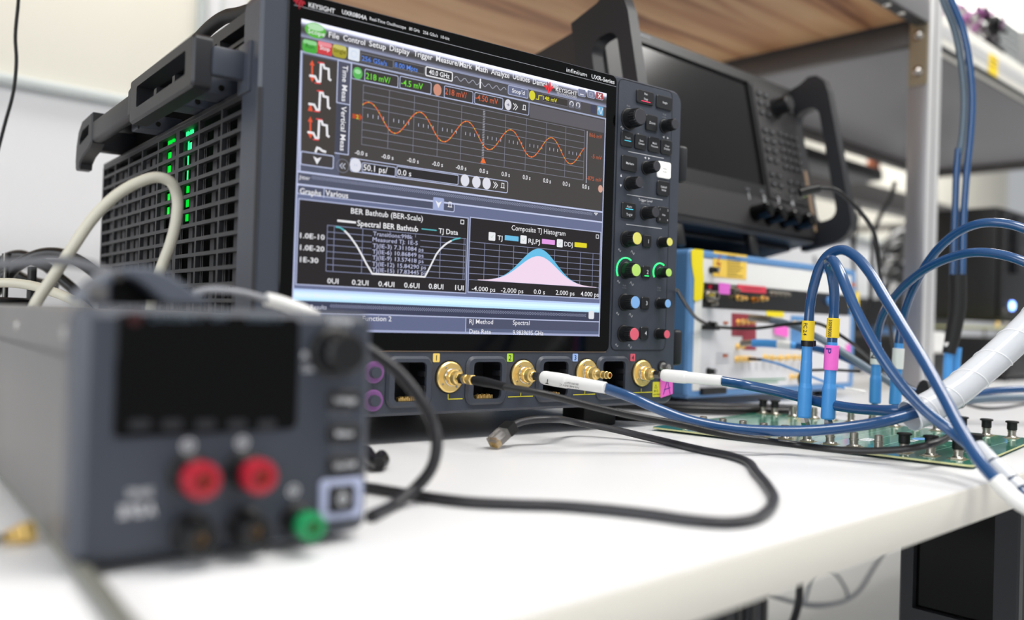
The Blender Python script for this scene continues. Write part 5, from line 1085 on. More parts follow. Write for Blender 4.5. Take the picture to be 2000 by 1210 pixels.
# ---- four thick blue cables standing on the board
def wpt(u, v, z): return FB @ Vector((u, v, z))
def board_lead(name, label, u, v, px, d, ys_, jp, extra, r=0.0044):
    # px(y) gives the pixel column of the cable's axis; ys_: (nut bottom, boot bottom, boot waist, boot top, collar top)
    base = wpt(u, v, BT+0.0090); d = d*KB; jp = [CAM+(p_-CAM)*(1+(KB-1)*max(0, 1-1.6*i_/len(jp))) for i_, p_ in enumerate(jp)]
    def at(y): 
        f_ = (y-ys_[0])/(ys_[4]-ys_[0]); return at_d(px[0]+(px[1]-px[0])*f_, y, d)
    q0 = at(ys_[1]); 
    segs = [('hex_nut', lambda b: (b.lathe(base, q0-base, [(0, 0.0036), (0.0006, 0.0042), (max(0.004, (q0-base).length*0.75), 0.0042), ((q0-base).length+0.001, 0.0032)], 'steel', facets=6)), 'steel hex nut'),
            ('boot', lambda b: (lambda a_, c_: b.lathe(a_, c_-a_, [(0, 0.0056), (0.0015, 0.0062), ((c_-a_).length*0.40, 0.0061), ((c_-a_).length*0.46, 0.0052), ((c_-a_).length*0.72, 0.0050), ((c_-a_).length*0.76, 0.0047), ((c_-a_).length, 0.0046)], 'boot_blue', 26))(at(ys_[1]), at(ys_[3])), 'light blue boot'),
            ('jacket', lambda b: b.tube([at(ys_[3]+8), at(ys_[3]-6)]+jp, r, 'cable_blue', 16, step=8))]
    segs += extra(at)
    return lead(name, label, 'cable', segs, base)
def band(at, ya, yb, r, m, nm, lab, txt=None, rot=True):
    def f(b):
        a_, c_ = at(yb), at(ya); L_ = (c_-a_).length; b.lathe(a_, c_-a_, [(0, r*0.97), (0.0003, r), (L_-0.0003, r), (L_, r*0.97)], m, 28)
        if txt:
            ax_ = (c_-a_).normalized(); toc = (CAM-a_).normalized(); nn = (toc-ax_*toc.dot(ax_)).normalized(); vv = nn.cross(ax_)
            nn2 = (nn-vv*0.45).normalized() if vv.dot(rgt) > 0 else (nn+vv*0.45).normalized(); v2 = nn2.cross(ax_).normalized()
            b.text(txt[0], 0, 0, txt[1], 0, txt[2], ax=(-ax_, -v2 if v2.dot(rgt) < 0 else v2, nn2), o=c_-ax_*(L_*0.12)+nn2*(r*1.03)-(v2 if v2.dot(rgt) > 0 else -v2)*txt[1]*0.5, width=L_*txt[3], bold=0.01)
    return (nm, f, lab)
def exA(at): 
    def tie(b):
        a_, c_ = at(676), at(665); b.lathe(a_, c_-a_, [(0, 0.0056), ((c_-a_).length, 0.0056)], 'black', 24); m_ = (a_+c_)/2+rgt*0.0075-fwd*0.001; b.lathe(m_-rgt*0.003-upv*0.0024, upv, [(0, 0.0030), (0.0050, 0.0030)], 'black', facets=8)
    return [band(at, 626, 665, 0.0056, 'yellow', 'label_band', 'yellow band marked PC 2.4', ('PC 2.4', 0.0034, 'ink', 0.62)), ('cable_tie', tie, 'black cable tie')]
CY_ = 'thick blue cable'
board_lead('coaxial_cable', 'tallest blue cable arch, with a yellow PC 2.4 band and black tie', 0.026, Lv[6], (1569, 1579), 0.757, (842, 815, 700, 668, 626),
    [at_d(1583, 590, 0.757), at_d(1591, 552, 0.756), at_d(1603, 518, 0.754), at_d(1620, 496, 0.750), at_d(1643, 487.5, 0.744), at_d(1668, 498, 0.735), at_d(1698, 531, 0.722), at_d(1733, 588, 0.704), at_d(1772, 652, 0.684), at_d(1812, 718, 0.662), at_d(1848, 783, 0.640), at_d(1882, 848, 0.618), at_d(1914, 900, 0.598), at_d(1952, 945, 0.577)], exA)
def exB(at): return [band(at, 621, 659, 0.0056, 'yellow', 'label_band', 'yellow band with a black code', ('10098000', 0.0032, 'ink', 0.85)), band(at, 674, 722, 0.0062, 'pink', 'paper_flag', 'pink flag marked P', ('P', 0.0050, 'purple_ink', 0.22))]
board_lead('coaxial_cable', 'lower blue cable arch, with a yellow band above a pink P flag', 0.026, Lv[5], (1615, 1628), 0.750, (846, 818, 700, 668, 621),
    [at_d(1629, 600, 0.750), at_d(1629, 565, 0.750), at_d(1624, 535, 0.748), at_d(1618, 514, 0.742), at_d(1626, 508, 0.728), at_d(1640, 530, 0.718), at_d(1662, 584, 0.708), at_d(1692, 645, 0.698), at_d(1728, 706, 0.688), at_d(1770, 762, 0.678), at_d(1815, 808, 0.668), at_d(1860, 842, 0.658), at_d(1898, 873, 0.640), at_d(1935, 905, 0.620), at_d(1985, 952, 0.600), at_d(2060, 1010, 0.58)], exB)
def exC(at): return [band(at, 680, 711, 0.0062, 'boot_white', 'label_band', 'white band marked N', ('N', 0.0066, 'ink', 0.50))]
board_lead('coaxial_cable', 'blue cable with a white N band, lower of two arches at the right edge', 0.224, Rv[6], (1708, 1713), 0.922, (812, 787, 740, 668, 655),
    [at_d(1716, 640, 0.918), at_d(1727, 608, 0.912), at_d(1748, 578, 0.902), at_d(1780, 546, 0.885), at_d(1815, 521, 0.868), at_d(1858, 502, 0.850), at_d(1905, 492.5, 0.832), at_d(1955, 497, 0.815), at_d(2005, 513, 0.80), at_d(2070, 550, 0.79)], exC)
def exD(at): return [band(at, 680, 720, 0.0060, 'boot_white', 'label_band', 'blank white band')]
board_lead('coaxial_cable', 'blue cable with a blank white band, taller arch at the right edge', 0.224, Rv[5], (1746, 1757), 0.903, (815, 790, 740, 670, 655),
    [at_d(1762, 630, 0.902), at_d(1772, 592, 0.900), at_d(1788, 555, 0.896), at_d(1810, 515, 0.890), at_d(1838, 480, 0.880), at_d(1873, 452, 0.868), at_d(1915, 436, 0.855), at_d(1960, 436, 0.842), at_d(2005, 448, 0.83), at_d(2070, 480, 0.82)], exD)
# the cable ends that drop over the bench edge
b = MB(); b.tube([at_d(1944, 936, 0.578), at_d(1965, 958, 0.572), at_d(1988, 978, 0.566), at_d(2020, 996, 0.56), at_d(2070, 1016, 0.55)], 0.0055, 'boot_white', 18); single('cable_boot', b, 'cream boot on the blue cable end that hangs over the bench edge', 'cable boot', at_d(1950, 945, 0.575))
t = Thing('cable_sleeve', 'short frosted sleeve pieces on a blue cable at the bench edge', 'cable sleeve', at_d(1920, 885, 0.63))
for pa, pb in (((1908, 874, 0.634), (1938, 906, 0.619)), ((1941, 908, 0.617), (1974, 940, 0.604)), ((1977, 944, 0.602), (1992, 957, 0.597))):
    b = MB(); pipe(b, spline([at_d(*pa), at_d(*pb)], 4), 0.0066, 0.0058, 'sleeve'); t.part('sleeve_segment', b)

# ================================================================== LOOSE CABLES ON THE BENCH
t = Thing('network_cable', 'dark grey network cable with a clear plug, looping across the bench', 'cable', at_z(968, 868, TZ))
gt = lambda px, py, h=0.0032: at_z(px, py, TZ+h)
pf = at_z(966, 862, TZ+0.0060); dd = (pf-CAM).dot(fwd); pb_ = at_d(996, 834, dd+0.010)
jp = [pb_, at_d(1014, 825, dd+0.016), at_d(1040, 819.5, dd+0.024), at_d(1080, 818, dd+0.03), at_z(1130, 825, TZ+0.013), at_z(1190, 836, TZ+0.009), at_z(1250, 850, TZ+0.005), gt(1310, 864), gt(1370, 878), gt(1425, 889), gt(1460, 901), gt(1478, 922), gt(1500, 948), gt(1512, 972), gt(1500, 996), gt(1468, 1014), gt(1420, 1020), gt(1350, 1015), gt(1270, 1004), gt(1180, 994), gt(1090, 987), gt(1000, 984), gt(920, 980), gt(850, 972), gt(790, 963), gt(730, 953), gt(690, 948)]
b = MB(); b.tube(jp, 0.0031, 'cable_grey', 12, step=7); t.part('jacket', b)
axp = (pf-pb_).normalized(); sdp = axp.cross(Vector((0, 0, 1))).normalized(); upp = sdp.cross(axp).normalized()
def obox(b, o, ax, sx, sz, l0, l1, w_, h_, m, zc=0.0):
    vs = [o+ax*l+sx*(a*w_/2)+sz*(c*h_/2+zc) for l in (l0, l1) for a, c in ((-1, -1), (1, -1), (1, 1), (-1, 1))]
    b.add(vs, [(0, 1, 2, 3), (7, 6, 5, 4), (0, 4, 5, 1), (1, 5, 6, 2), (2, 6, 7, 3), (3, 7, 4, 0)], m)
b = MB(); obox(b, pb_, axp, sdp, upp, 0.004, 0.0215, 0.0116, 0.0080, 'clear_plug'); obox(b, pb_, axp, sdp, upp, 0.010, 0.020, 0.0050, 0.0014, 'clear_plug', 0.0055); pg = t.part('plug', b, label='clear plastic plug')
b = MB()
for k in range(8): o_ = pb_+sdp*(-0.0040+k*0.00114); obox(b, o_, axp, sdp, upp, 0.0165, 0.0217, 0.0005, 0.0050, 'gold', -0.0017)
t.part('contacts', b, pg, label='gold contacts')
b = MB(); obox(b, pb_, axp, sdp, upp, -0.003, 0.0060, 0.0120, 0.0086, 'black_rubber'); t.part('plug_boot', b, label='black plug boot')
# grey cable arcing out behind the supply
b = MB(); b.tube([at_d(700, 668, 0.50), at_d(735, 692, 0.50), at_d(775, 724, 0.50), at_d(815, 772, 0.50), at_d(845, 825, 0.50), at_d(853, 870, 0.495), at_d(842, 915, 0.49), at_d(812, 952, 0.49), at_z(770, 985, TZ+0.003), at_z(725, 1008, TZ+0.003)], 0.0035, 'cable_grey', 12)
single('power_lead', b, 'glossy grey lead arcing out to the right of the small power supply', 'cable', at_d(853, 870, 0.495))
b = MB(); b.tube([at_z(715, 880, TZ+0.006), at_z(738, 905, TZ+0.006), at_z(748, 900, TZ+0.006), at_z(745, 890, TZ+0.005)], 0.0045, 'cable_black', 10); single('cable_stub', b, 'short black cable end peeking from behind the power supply', 'cable', at_z(740, 900, TZ))
# flat thick black cables behind the board
gb = lambda px, py, h=0.006: at_z(px, py, TZ+h)
b = MB(); b.tube([gb(1150, 786), gb(1210, 790), gb(1280, 795), gb(1350, 799), gb(1420, 801), gb(1480, 801), gb(1540, 803)], 0.0050, 'cable_black', 12); single('mains_cable', b, 'thick black cord on the bench behind the green board, nearer one', 'cord', gb(1350, 799))
b = MB(); b.tube([gb(1150, 779), gb(1230, 784), gb(1320, 789), gb(1420, 793), gb(1500, 794), gb(1580, 797)], 0.0040, 'cable_grey', 12); single('mains_cable', b, 'thinner dark grey cord lying behind the thick black one', 'cord', gb(1320, 789))
b = MB(); b.tube([at_z(1190, 815, TZ+0.004), at_z(1250, 818, TZ+0.004), at_z(1310, 823, TZ+0.004)], 0.003, 'black', 8); b.box(0, 0.001, 0, 0.001, 0, 0.001, 'black') if False else None
single('small_clip', b, 'small black clip lying by the corner of the oscilloscope', 'clip', at_z(1250, 818, TZ))
gq = lambda px, py: at_z(px, py, TZ+0.002)
b = MB(); b.tube([gq(1840, 772), gq(1880, 786), gq(1925, 797), gq(1960, 796), gq(2000, 789), gq(2060, 784)], 0.002, 'cable_grey', 8); single('thin_lead', b, 'thin grey lead curving over the bench at the right edge', 'cable', gq(1925, 797))
b = MB(); b.tube([gq(1850, 780), gq(1900, 784), gq(1960, 783), gq(2040, 781)], 0.0025, 'cable_black', 8); single('thin_lead', b, 'thin black lead lying straight at the right edge of the bench', 'cable', gq(1900, 784))
b = MB(); b.tube([at_d(1800, 768, 1.0), at_d(1840, 775, 1.0), at_d(1872, 770, 1.0)], 0.016, 'black_rubber', 14); single('cable_wrap', b, 'black wrap bundling the cables behind the translucent sleeve', 'cable wrap', at_d(1840, 775, 1.0))

# hanging pair of cables in front of the post
t = Thing('cable_drop', 'pair of blue cables hanging past the aluminium post into a black wrap', 'cable', at_d(1862, 700, 1.15))
b = MB(); b.tube([at_d(1838, -60, 1.15), at_d(1858, 0, 1.15), at_d(1880, 56, 1.15), at_d(1893, 120, 1.15), at_d(1899, 190, 1.15), at_d(1896, 260, 1.15), at_d(1888, 340, 1.15), at_d(1882, 430, 1.15), at_d(1879, 550, 1.15)], 0.0043, 'cable_blue', 14, step=8); t.part('jacket', b, label='blue cable')
b = MB(); b.tube([at_d(1826, -60, 1.16), at_d(1842, 0, 1.16), at_d(1864, 56, 1.16), at_d(1877, 120, 1.16), at_d(1883, 190, 1.16), at_d(1880, 260, 1.16), at_d(1874, 300, 1.16)], 0.0045, 'cable_slate', 14, step=8); t.part('jacket', b, label='grey cable')
b = MB(); b.tube([at_d(1872, 290, 1.16), at_d(1868, 340, 1.16), at_d(1865, 430, 1.16), at_d(1861, 550, 1.16)], 0.0043, 'cable_blue', 14, step=8); t.part('jacket', b, label='blue cable')
b = MB(); b.tube([at_d(1871, 536, 1.15), at_d(1870, 600, 1.15), at_d(1862, 650, 1.15), at_d(1853, 690, 1.15)], 0.0095, 'black_rubber', 16, radii=[0.0105, 0.0105, 0.0095, 0.008]); t.part('wrap', b, label='black wrap')
for x0_, d_ in ((1850, 1.15), (1866, 1.17)):
    b = MB(); b.tube([at_d(x0_+4, 678, d_), at_d(x0_+1, 710, d_), at_d(x0_, 760, d_)], 0.0055, 'boot_blue', 16); t.part('boot', b, label='light blue boot')
b = MB(); b.tube([at_d(1853, 668, 1.149), at_d(1853, 680, 1.149)], 0.0058, 'boot_white', 14); t.part('label_band', b, label='white band')

# ================================================================== DARK EQUIPMENT BEYOND THE POST
EX = 1.97
ye0, ye1 = at_x(1961, 402, EX).y, at_x(1800, 420, EX).y
zt_ = at_x(1961, 402, EX).z
t = Thing('rack_instrument', 'tall black instrument case with a lit blue lamp at the right edge', 'test instrument', (EX+0.25, ye0+0.2, TZ))
z_mid = at_x(1961, 600, EX).z-0.05
b = MB(); b.box(EX, EX+0.6, ye0+0.012, ye1, z_mid+0.02, zt_, 'black', 0.006); t.part('case', b)
b = MB(); b.box(EX+0.004, EX+0.596, ye0, ye0+0.0115, z_mid+0.022, zt_-0.004, 'vna_dark', 0.004)
t.part('front_panel', b)
pb2 = at_y(1977, 597, ye0-0.002)
b = MB(); b.lathe((pb2.x, ye0, pb2.z), (0, -1, 0), [(0, 0.0105), (0.004, 0.010), (0.006, 0.007)], 'led_blue', 20); t.part('status_light', b, label='blue lit lamp')
b = MB(); b.lathe((pb2.x-0.045, ye0, pb2.z-0.015), (0, -1, 0), [(0, 0.008), (0.004, 0.006)], 'alu_dark', 16); t.part('button', b)
for (dz, wd) in ((0.05, 0.10), (0.09, 0.14)):
    b = MB(); b.box(EX+0.05, EX+0.05+wd*2, ye0-0.001, ye0, zt_-dz-0.004, zt_-dz, 'alu_dark'); t.part('front_slot', b)
b = MB(); b.box(EX+0.06, EX+0.075, ye0-0.02, ye0, zt_-0.16, zt_-0.02, 'slate_dark', 0.004); t.part('handle', b)
t = Thing('circuit_board', 'narrow board with small fittings between the two black cases', 'circuit board', (EX+0.2, ye0+0.1, z_mid))
b = MB(); b.box(EX-0.10, EX+0.45, ye0-0.03, ye0+0.2, z_mid-0.002, z_mid+0.002, 'pcb_edge', 0.0005); t.part('board', b)
for k in range(9):
    b = MB(); b.lathe((EX-0.07+k*0.055, ye0-0.015, z_mid+0.002), (0, 0, 1), [(0, 0.006), (0.008, 0.005), (0.012, 0.003)], 'nickel' if k % 2 else 'gold', 12); t.part('connector', b)
for k in range(4): b = MB(); b.lathe((EX-0.08+(k % 2)*0.5, ye0-0.02+(k//2)*0.2, z_mid-0.022), (0, 0, 1), [(0, 0.004), (0.020, 0.004)], 'steel', 8); t.part('standoff', b)
t = Thing('rack_instrument', 'low black case with rounded corners under the narrow board', 'test instrument', (EX+0.2, ye0+0.1, TZ))
b = MB(); b.box(EX-0.13, EX+0.6, ye0-0.06, ye0+0.35, TZ+0.008, z_mid-0.023, 'vna_dark', 0.012, 3); t.part('case', b)
b = MB(); b.box(EX-0.10, EX+0.57, ye0-0.0612, ye0-0.06, TZ+0.03, TZ+0.05, 'black'); t.part('front_slot', b)
for k in range(2): b = MB(); b.box(EX-0.1+k*0.6, EX-0.07+k*0.6, ye0-0.04, ye0-0.01, TZ, TZ+0.009, 'black_rubber'); t.part('foot', b)
# clutter seen between post and cases
t = Thing('adapter_box', 'rounded white adapter box on the bench just right of the post', 'box', at_z(1835, 745, TZ))
pa = at_y(1806, 690, 0.12); pb_2 = at_y(1850, 648, 0.12)
b = MB(); b.plate(rr((pa.x+pb_2.x)/2, (pa.z+pb_2.z)/2, pb_2.x-pa.x, pb_2.z-pa.z, 0.014), [], -0.18, -0.12, 'boot_white', XZ, ch=0.003); t.part('housing', b)
b = MB(); b.box(pa.x-0.005, pb_2.x+0.01, 0.12, 0.18, TZ, pa.z-0.0005, 'black', 0.004); t.part('stand', b)
t = Thing('equipment_case', 'black case with cables piled on it behind the post', 'equipment box', at_z(1770, 720, TZ))
p0 = at_y(1692, 580, 0.75); p1 = at_y(1790, 690, 0.75)
b = MB(); b.box(p0.x, p0.x+0.75, 0.75, 0.80, TZ+0.01, p0.z, 'vna_dark', 0.006); t.part('case', b)
b = MB(); b.box(p0.x+0.05, p0.x+0.28, 0.746, 0.75, TZ+0.09, TZ+0.12, 'sky_label', 0.001); t.part('blue_panel', b, label='blue panel')
for k in range(2): b = MB(); b.box(p0.x+0.02+k*0.66, p0.x+0.06+k*0.66, 0.755, 0.795, TZ, TZ+0.0105, 'black'); t.part('foot', b)
rnd = random.Random(11)
for i in range(9):
    b = MB(); c0_ = at_y(1757+rnd.uniform(-8, 10), 468+i*12, 0.82+0.025*(i % 3))
    b.tube([c0_+Vector((-0.16, 0, -0.05-0.01*i)), c0_+Vector((-0.05, rnd.uniform(-.03, .03), 0.01)), c0_+Vector((0.06, 0, rnd.uniform(0, .04))), c0_+Vector((0.22, 0, 0.03))], 0.008 if i % 3 else 0.011, ('cable_black', 'cable_black', 'boot_white')[i % 3] if i > 2 else 'cable_black', 8)
    single('cable_loop', b, ('thick cables tangled beside the post above the black case'), 'cable', c0_, group='cables tangled above the black case')
b = MB(); q0 = at_y(1752, 440, 0.88); b.box(q0.x, q0.x+0.45, 0.885, 0.91, at_y(1735, 545, 0.88).z, q0.z, 'black', 0.01); single('equipment_case', b, 'black box standing behind the post under the wall tray', 'equipment box', (q0.x, 0.9, q0.z))
b = MB(); b.box(q0.x+0.05, q0.x+0.40, 0.885, 0.91, p0.z+0.0005, at_y(1735, 545, 0.88).z-0.0005, 'vna_dark', 0.004); single('equipment_case', b, 'dark spacer box under the black box behind the post', 'equipment box', (q0.x, 0.9, p0.z))

# ================================================================== SMALL POWER SUPPLY in the foreground (frame RS)
PYF = -0.2585; t = Thing('power_supply', 'small grey bench power supply in the foreground with red and green terminals', 'power supply', (-0.13, -0.11, TZ), RS)
PX0, PX1, PZ0, PZ1 = -0.1935, -0.0665, -0.0875, 0.0142
pxm, pzm = (PX0+PX1)/2, (PZ0+PZ1)/2
b = MB(); b.plate(rr(pxm, pzm, PX1-PX0, PZ1-PZ0, 0.006), [], -PYF-0.022, -PYF, 'slate', XZ, ch=0.0045); t.part('front_panel', b)
b = MB(); b.box(PX0+0.0025, PX1-0.0025, PYF+0.0225, 0.040, PZ0+0.001, PZ1-0.0012, 'psu_side', 0.002); bd = t.part('case', b)
b = MB()
for y in (-0.215, -0.08, 0.02): b.lathe((PX0+0.0026, y, PZ1-0.012), (-1, 0, 0), [(0, 0.003), (0.0008, 0.0026)], 'steel', 12)
b.box(PX0+0.0015, PX0+0.0026, PYF+0.0225, 0.038, PZ1-0.022, PZ1-0.0212, 'profile_dark'); t.part('case_screws', b, bd)
def pp(px, py, d=0.0): q = s_y(px, py, PYF-d); return (q.x, q.z)
b = MB(); b.plate(rr(-0.1421, -0.0133, 0.0760, 0.0490, 0.003), [], -PYF, -PYF+0.0008, 'black_gloss', XZ, ch=0.0003); sc_ = t.part('display', b)
b = MB(); DY = -PYF+0.001
u, v = pp(262, 622); b.flat(circ(u, v, 0.0028, 14), DY, 'lcd_red')
b.text('CH1', *pp(290, 626), 0.003, DY, 'cable_slate'); b.text('0.000 V', *pp(330, 626), 0.003, DY, 'cable_slate'); b.text('OFF', *pp(410, 626), 0.003, DY, 'cable_slate'); b.text('0.0000 A', *pp(480, 627), 0.003, DY, 'cable_slate')
for px in (272, 335, 400, 462, 520): u, v = pp(px, 828); b.plate(rr(u, v, 0.008, 0.004, 0.001, 2), [], DY-0.0001, DY, 'profile_dark', XZ)
t.part('lettering', b, sc_)
kx, kz = pp(676, 690, 0.014)
b = MB(); b.lathe((kx, PYF, kz), (0, -1, 0), [(0, 0.0118), (0.003, 0.0114), (0.004, 0.0100)], 'knob_black', 36); b.lathe((kx, PYF-0.004, kz), (0, -1, 0), [(0, 0.0098), (0.011, 0.0094), (0.0128, 0.0082), (0.013, 0.006)], 'knob_black', 40, ribs=1, ribd=0.0006); t.part('knob', b)
for i, (px, py) in enumerate(((670, 780), (670, 845), (670, 907))):
    u, v = pp(px, py); b = MB(); b.plate(rr(u, v, 0.0160, 0.0085, 0.0016), [], -PYF, -PYF+0.002, 'btn', XZ, ch=0.0006); b.text(('Voltage', 'Meter', 'On/Off')[i], u, v-0.0012, 0.0026, -PYF+0.0022, 'white_print', align='C', bold=0.02); t.part('button', b)
u, v = pp(664, 972)
b = MB(); b.plate(rr(u, v, 0.0215, 0.0185, 0.0025), [rr(u, v, 0.0135, 0.0125, 0.0015)], -PYF, -PYF+0.0018, 'psu_white', XZ, ch=0.0005); pwf = t.part('power_button_frame', b, label='pale lavender frame')
b = MB(); b.plate(rr(u, v, 0.0118, 0.0108, 0.0012), [], -PYF, -PYF+0.003, 'btn', XZ, ch=0.0006); b.line([(u+0.0022*math.cos(R(a)), v+0.0022*math.sin(R(a))) for a in range(120, 421, 20)], 0.0009, -PYF+0.0032, 'white_print'); b.line([(u, v), (u, v+0.003)], 0.0009, -PYF+0.0032, 'white_print'); t.part('power_button', b)
def post(px, py, r, L_, m, lab):
    u, v = pp(px, py, L_); b = MB(); b.lathe((u, PYF, v), (0, -1, 0), [(0, r*1.30), (0.002, r*1.28), (0.003, r*1.05), (L_*0.55, r*1.02)], 'knob_black', 28)
    po = t.part('binding_post', b, label=lab)
    b = MB(); b.lathe((u, PYF-L_*0.55, v), (0, -1, 0), [(0, r*1.0), (L_*0.10, r*1.08), (L_*0.35, r*1.08), (L_*0.43, r*0.98), (L_*0.445, r*0.55), (L_*0.30, r*0.48)], m, 28); b.lathe((u, PYF-L_*0.80, v), (0, -1, 0), [(0, r*0.34), (L_*0.06, r*0.32), (L_*0.02, r*0.15)], 'gold_dark', 14); t.part('post_cap', b, po)
post(400, 941, 0.0068, 0.022, 'red_plastic', 'red terminal'); post(513, 933, 0.0066, 0.022, 'red_plastic', 'red terminal')
post(395, 1056, 0.0066, 0.015, 'knob_black', 'black terminal'); post(503, 1041, 0.0064, 0.015, 'knob_black', 'black terminal'); post(614, 1031, 0.0058, 0.020, 'green_plastic', 'green terminal')
b = MB(); W_ = -PYF+0.0002
b.text('SENSE', *pp(247, 972), 0.0034, W_, 'white_print', width=0.010); b.text('30 V', *pp(232, 1012), 0.0050, W_, 'white_print', width=0.007, bold=0.03); b.text('5 A', *pp(268, 1008), 0.0050, W_, 'white_print', width=0.007, bold=0.03)
for px, py in ((367, 870), (473, 864), (573, 958)): u, v = pp(px, py); b.line(circ(u, v, 0.0026, 16)+[(u+0.0026, v)], 0.0009, W_, 'white_print'); b.line([(u-0.0012, v), (u+0.0012, v)], 0.0007, W_, 'white_print'); b.line([(u, v-0.0012), (u, v+0.0012)], 0.0007, W_, 'white_print')
b.text('240 VDC MAX', *pp(530, 1060), 0.0022, W_, 'print_grey', width=0.026)
for px, py in ((668, 628),): b.text('Volt/Amp', *pp(640, 632), 0.0034, W_, 'white_print', width=0.012, bold=0.02)
for k, (px, py) in enumerate(((603, 700), (603, 725))): b.text(('Fine', 'Coarse')[k], *pp(590, py), 0.0030, W_, 'white_print', width=0.007, bold=0.02)
b.text('Display', *pp(645, 812), 0.0018, W_, 'print_grey', width=0.011); b.text('Menu', *pp(648, 878), 0.0018, W_, 'print_grey', width=0.010)
t.part('lettering', b)
for x in (PX0+0.012, PX1-0.030):
    for y in (PYF+0.03, 0.0):
        b = MB(); b.box(x, x+0.018, y, y+0.018, TZ, PZ0+0.0012, 'black_rubber', 0.001); t.part('foot', b)
# strap handle on top
SY = -0.225
hp_ = lambda px, py: (s_y(px, py, SY).x, s_y(px, py, SY).z)
arch = [(158, 592), (172, 572), (196, 548), (220, 530), (250, 520), (290, 520), (325, 532), (358, 552), (388, 575), (420, 592), (330, 592), (312, 580), (292, 562), (268, 546), (240, 538), (226, 545), (216, 560), (214, 592)]
b = MB(); b.plate([hp_(*q) for q in arch], [], -SY-0.035, -SY, 'strap_grey', XZ, ch=0.001); hd = t.part('strap_handle', b, label='folding strap handle')
b = MB(); b.plate([hp_(*q) for q in ((212, 594), (214, 558), (226, 542), (262, 542), (292, 560), (318, 582), (335, 594))], [], -SY-0.034, -SY-0.026, 'black', XZ); t.part('strap_backing', b, hd)  # black plate added behind the strap opening so it reads dark
b = MB()
for k in range(3):
    (ua, va), (ub, vb) = hp_(170+k*3, 560+k*9), hp_(208, 560+k*9); b.plate([(ua, va-0.0012), (ub, vb-0.0012), (ub, vb+0.0006), (ua, va+0.0006)], [], -SY, -SY+0.001, 'psu_side', XZ)
t.part('strap_ribs', b, hd)
u, v = hp_(230, 540); b = MB(); b.lathe((u, SY, v), (0, -1, 0), [(0, 0.0022), (0.002, 0.0018)], 'steel_dark', 12); t.part('strap_pin', b, hd)

# ================================================================== AROUND THE SUPPLY
b = MB(); b.tube([at_d(-60, 870, 0.66), at_z(-10, 905, TZ+0.0035), at_z(60, 985, TZ+0.0035), at_z(130, 1072, TZ+0.0035), at_z(180, 1135, TZ+0.0035), at_z(240, 1212, TZ+0.0035), at_z(330, 1330, TZ+0.0035)], 0.0036, 'cable_olive', 12, flat=0.75)
single('ground_cable', b, 'grey cable lying on the bench along the left side of the power supply', 'cable', at_z(130, 1072, TZ))
t = Thing('coaxial_connector', 'gold coaxial plug on a thin lead lying at the left edge', 'connector', at_z(45, 1055, TZ))
pc = at_z(48, 1040, TZ+0.005); lx = (at_z(0, 1052, TZ+0.004)-pc).normalized()
b = MB(); b.lathe(pc-lx*0.004, lx, [(0, 0.0044), (0.0005, 0.0048), (0.0055, 0.0048), (0.0060, 0.0040), (0.0085, 0.0038), (0.009, 0.0030), (0.0125, 0.0028)], 'gold', facets=8); t.part('plug', b)
b = MB(); b.tube([pc+lx*0.006, pc+lx*0.03, at_z(-60, 1066, TZ+0.003)], 0.0016, 'cable_grey', 8); t.part('jacket', b)
b = MB(); b.tube([at_d(-20, 1020, 0.42), at_z(10, 1030, TZ+0.004)], 0.004, 'boot_white', 10) if False else None
# beige cable arch behind it
b = MB(); b.tube([at_d(40, 660, 0.66), at_d(70, 592, 0.66), at_d(104, 540, 0.66), at_d(140, 486, 0.66), at_d(180, 428, 0.665), at_d(225, 383, 0.67), at_d(270, 356, 0.675), at_d(308, 346, 0.68), at_d(334, 356, 0.685), at_d(346, 385, 0.69), at_d(344, 430, 0.69), at_d(333, 475, 0.69), at_d(318, 515, 0.69), at_d(300, 570, 0.69), at_d(290, 640, 0.69)], 0.0043, 'cable_beige', 16, step=8)
single('network_cable', b, 'beige cable rising in a tall arch in front of the side grille', 'cable', at_d(308, 346, 0.68))
b = MB(); b.tube([at_d(-40, 554, 0.80), at_d(20, 552, 0.80), at_d(60, 557, 0.80), at_d(95, 567, 0.79), at_d(130, 580, 0.78), at_d(165, 600, 0.78), at_d(200, 640, 0.78)], 0.0044, 'cable_beige', 14, step=8)
single('network_cable', b, 'second beige cable running low behind the tall beige arch', 'cable', at_d(60, 557, 0.80))
b = MB(); b.tube([at_d(-40, 518, 0.43), at_d(20, 515, 0.43), at_d(70, 510, 0.43), at_d(110, 509, 0.43), at_d(150, 513, 0.43), at_d(185, 522, 0.43), at_d(215, 536, 0.43), at_d(240, 560, 0.43), at_d(255, 592, 0.43)], 0.0026, 'cable_midgrey', 12, step=8)
single('power_lead', b, 'blurred grey lead crossing to the strap of the power supply', 'cable', at_d(110, 509, 0.43))
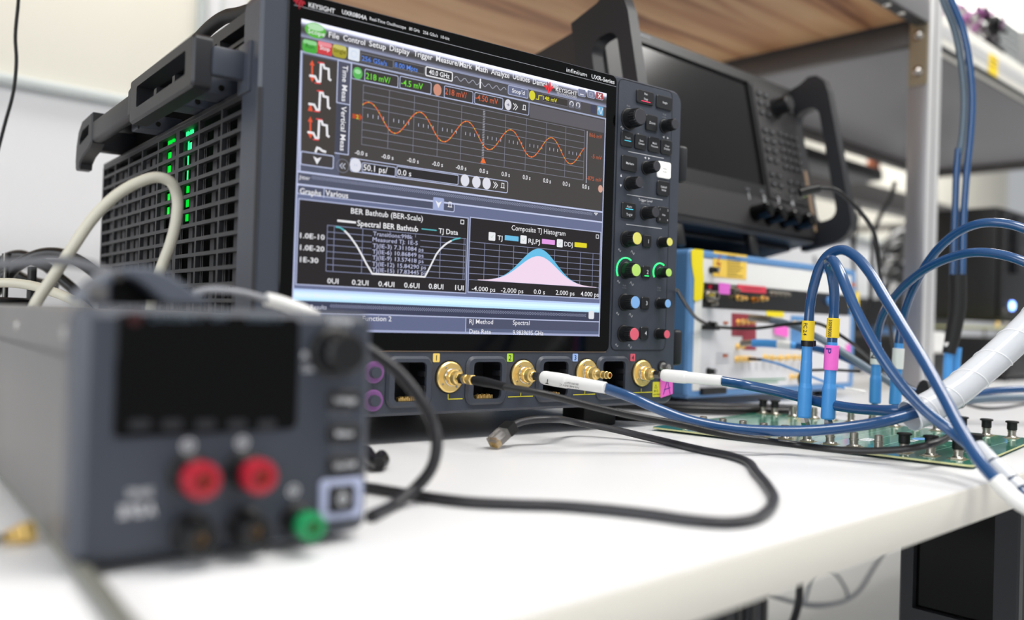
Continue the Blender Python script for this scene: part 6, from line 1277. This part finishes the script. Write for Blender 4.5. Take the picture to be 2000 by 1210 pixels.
for i, (pts_, lab) in enumerate((([(-40, 600), (0, 560), (30, 522), (75, 497), (110, 494), (140, 502), (170, 520), (200, 550), (225, 600)], 'thick black cable arched highest at the left edge'), ([(-40, 560), (-5, 520), (18, 502), (40, 498), (62, 505), (90, 520), (120, 545), (150, 572), (180, 620)], 'thick black cable crossing beneath the highest arch at left'), ([(-40, 590), (0, 540), (25, 533), (50, 545), (75, 552), (110, 560)], 'black cable bending low at the left edge'))):
    b = MB(); b.tube([at_d(x, y, 0.95+0.04*i) for x, y in pts_], 0.0062, 'cable_black', 12, step=8); single('mains_cable', b, lab, 'cord', at_d(*pts_[3], 0.95+0.04*i))
q0 = at_y(58, 600, 0.42); q1 = at_y(73, 520, 0.42)
b = MB(); b.box(q0.x, q1.x, 0.42, 0.435, TZ+0.012, q1.z, 'black', 0.001); 
t = Thing('monitor_stand', 'black stand with a square post and a drum shaped base at the left edge', 'stand', (q0.x, 0.42, TZ)); t.part('post', b)
b = MB(); p_ = at_d(15, 590, 1.03); b.lathe((q0.x-0.03, 0.40, TZ), (0, 0, 1), [(0, 0.07), (0.012, 0.07)], 'black', 32); t.part('base_plate', b)
b = MB(); b.lathe((q0.x-0.033, 0.40, TZ+0.012), (0, 0, 1), [(0, 0.03), (0.098, 0.03), (0.10, 0.028)], 'black', 32); t.part('drum', b)
b = MB(); q2 = at_y(13, 495, 0.42); b.lathe((q2.x, 0.42, TZ+0.11), (0, 0, 1), [(0, 0.0028), (q2.z-TZ-0.11-0.012, 0.0028), (q2.z-TZ-0.11-0.010, 0.0045), (q2.z-TZ-0.11, 0.0045)], 'steel_dark', 12); t.part('screw', b)
b = MB(); b.tube([at_d(380, 572, 0.50), at_d(410, 566, 0.50), at_d(450, 568, 0.50), at_d(495, 577, 0.51), at_d(525, 586, 0.52)], 0.0022, 'cable_lightgrey', 10); 
t = Thing('usb_cable', 'pale grey lead with a white sheathed end just above the power supply', 'cable', at_d(450, 568, 0.50)); t.part('jacket', b)
b = MB(); b.tube([at_d(520, 584, 0.52), at_d(545, 590, 0.525), at_d(580, 602, 0.53), at_d(620, 620, 0.535)], 0.0042, 'boot_white', 14); t.part('sheath', b, label='white sheath')
b = MB(); b.tube([at_d(38, -60, 1.0), at_d(36, 0, 1.0), at_d(30, 70, 1.0), at_d(32, 120, 1.0), at_d(26, 180, 1.0), at_d(10, 240, 1.0), at_d(-6, 300, 1.0), at_d(-30, 380, 1.0)], 0.0019, 'black', 8); single('hanging_cord', b, 'thin black cord hanging in front of the wall at the left edge', 'cord', at_d(30, 70, 1.0))
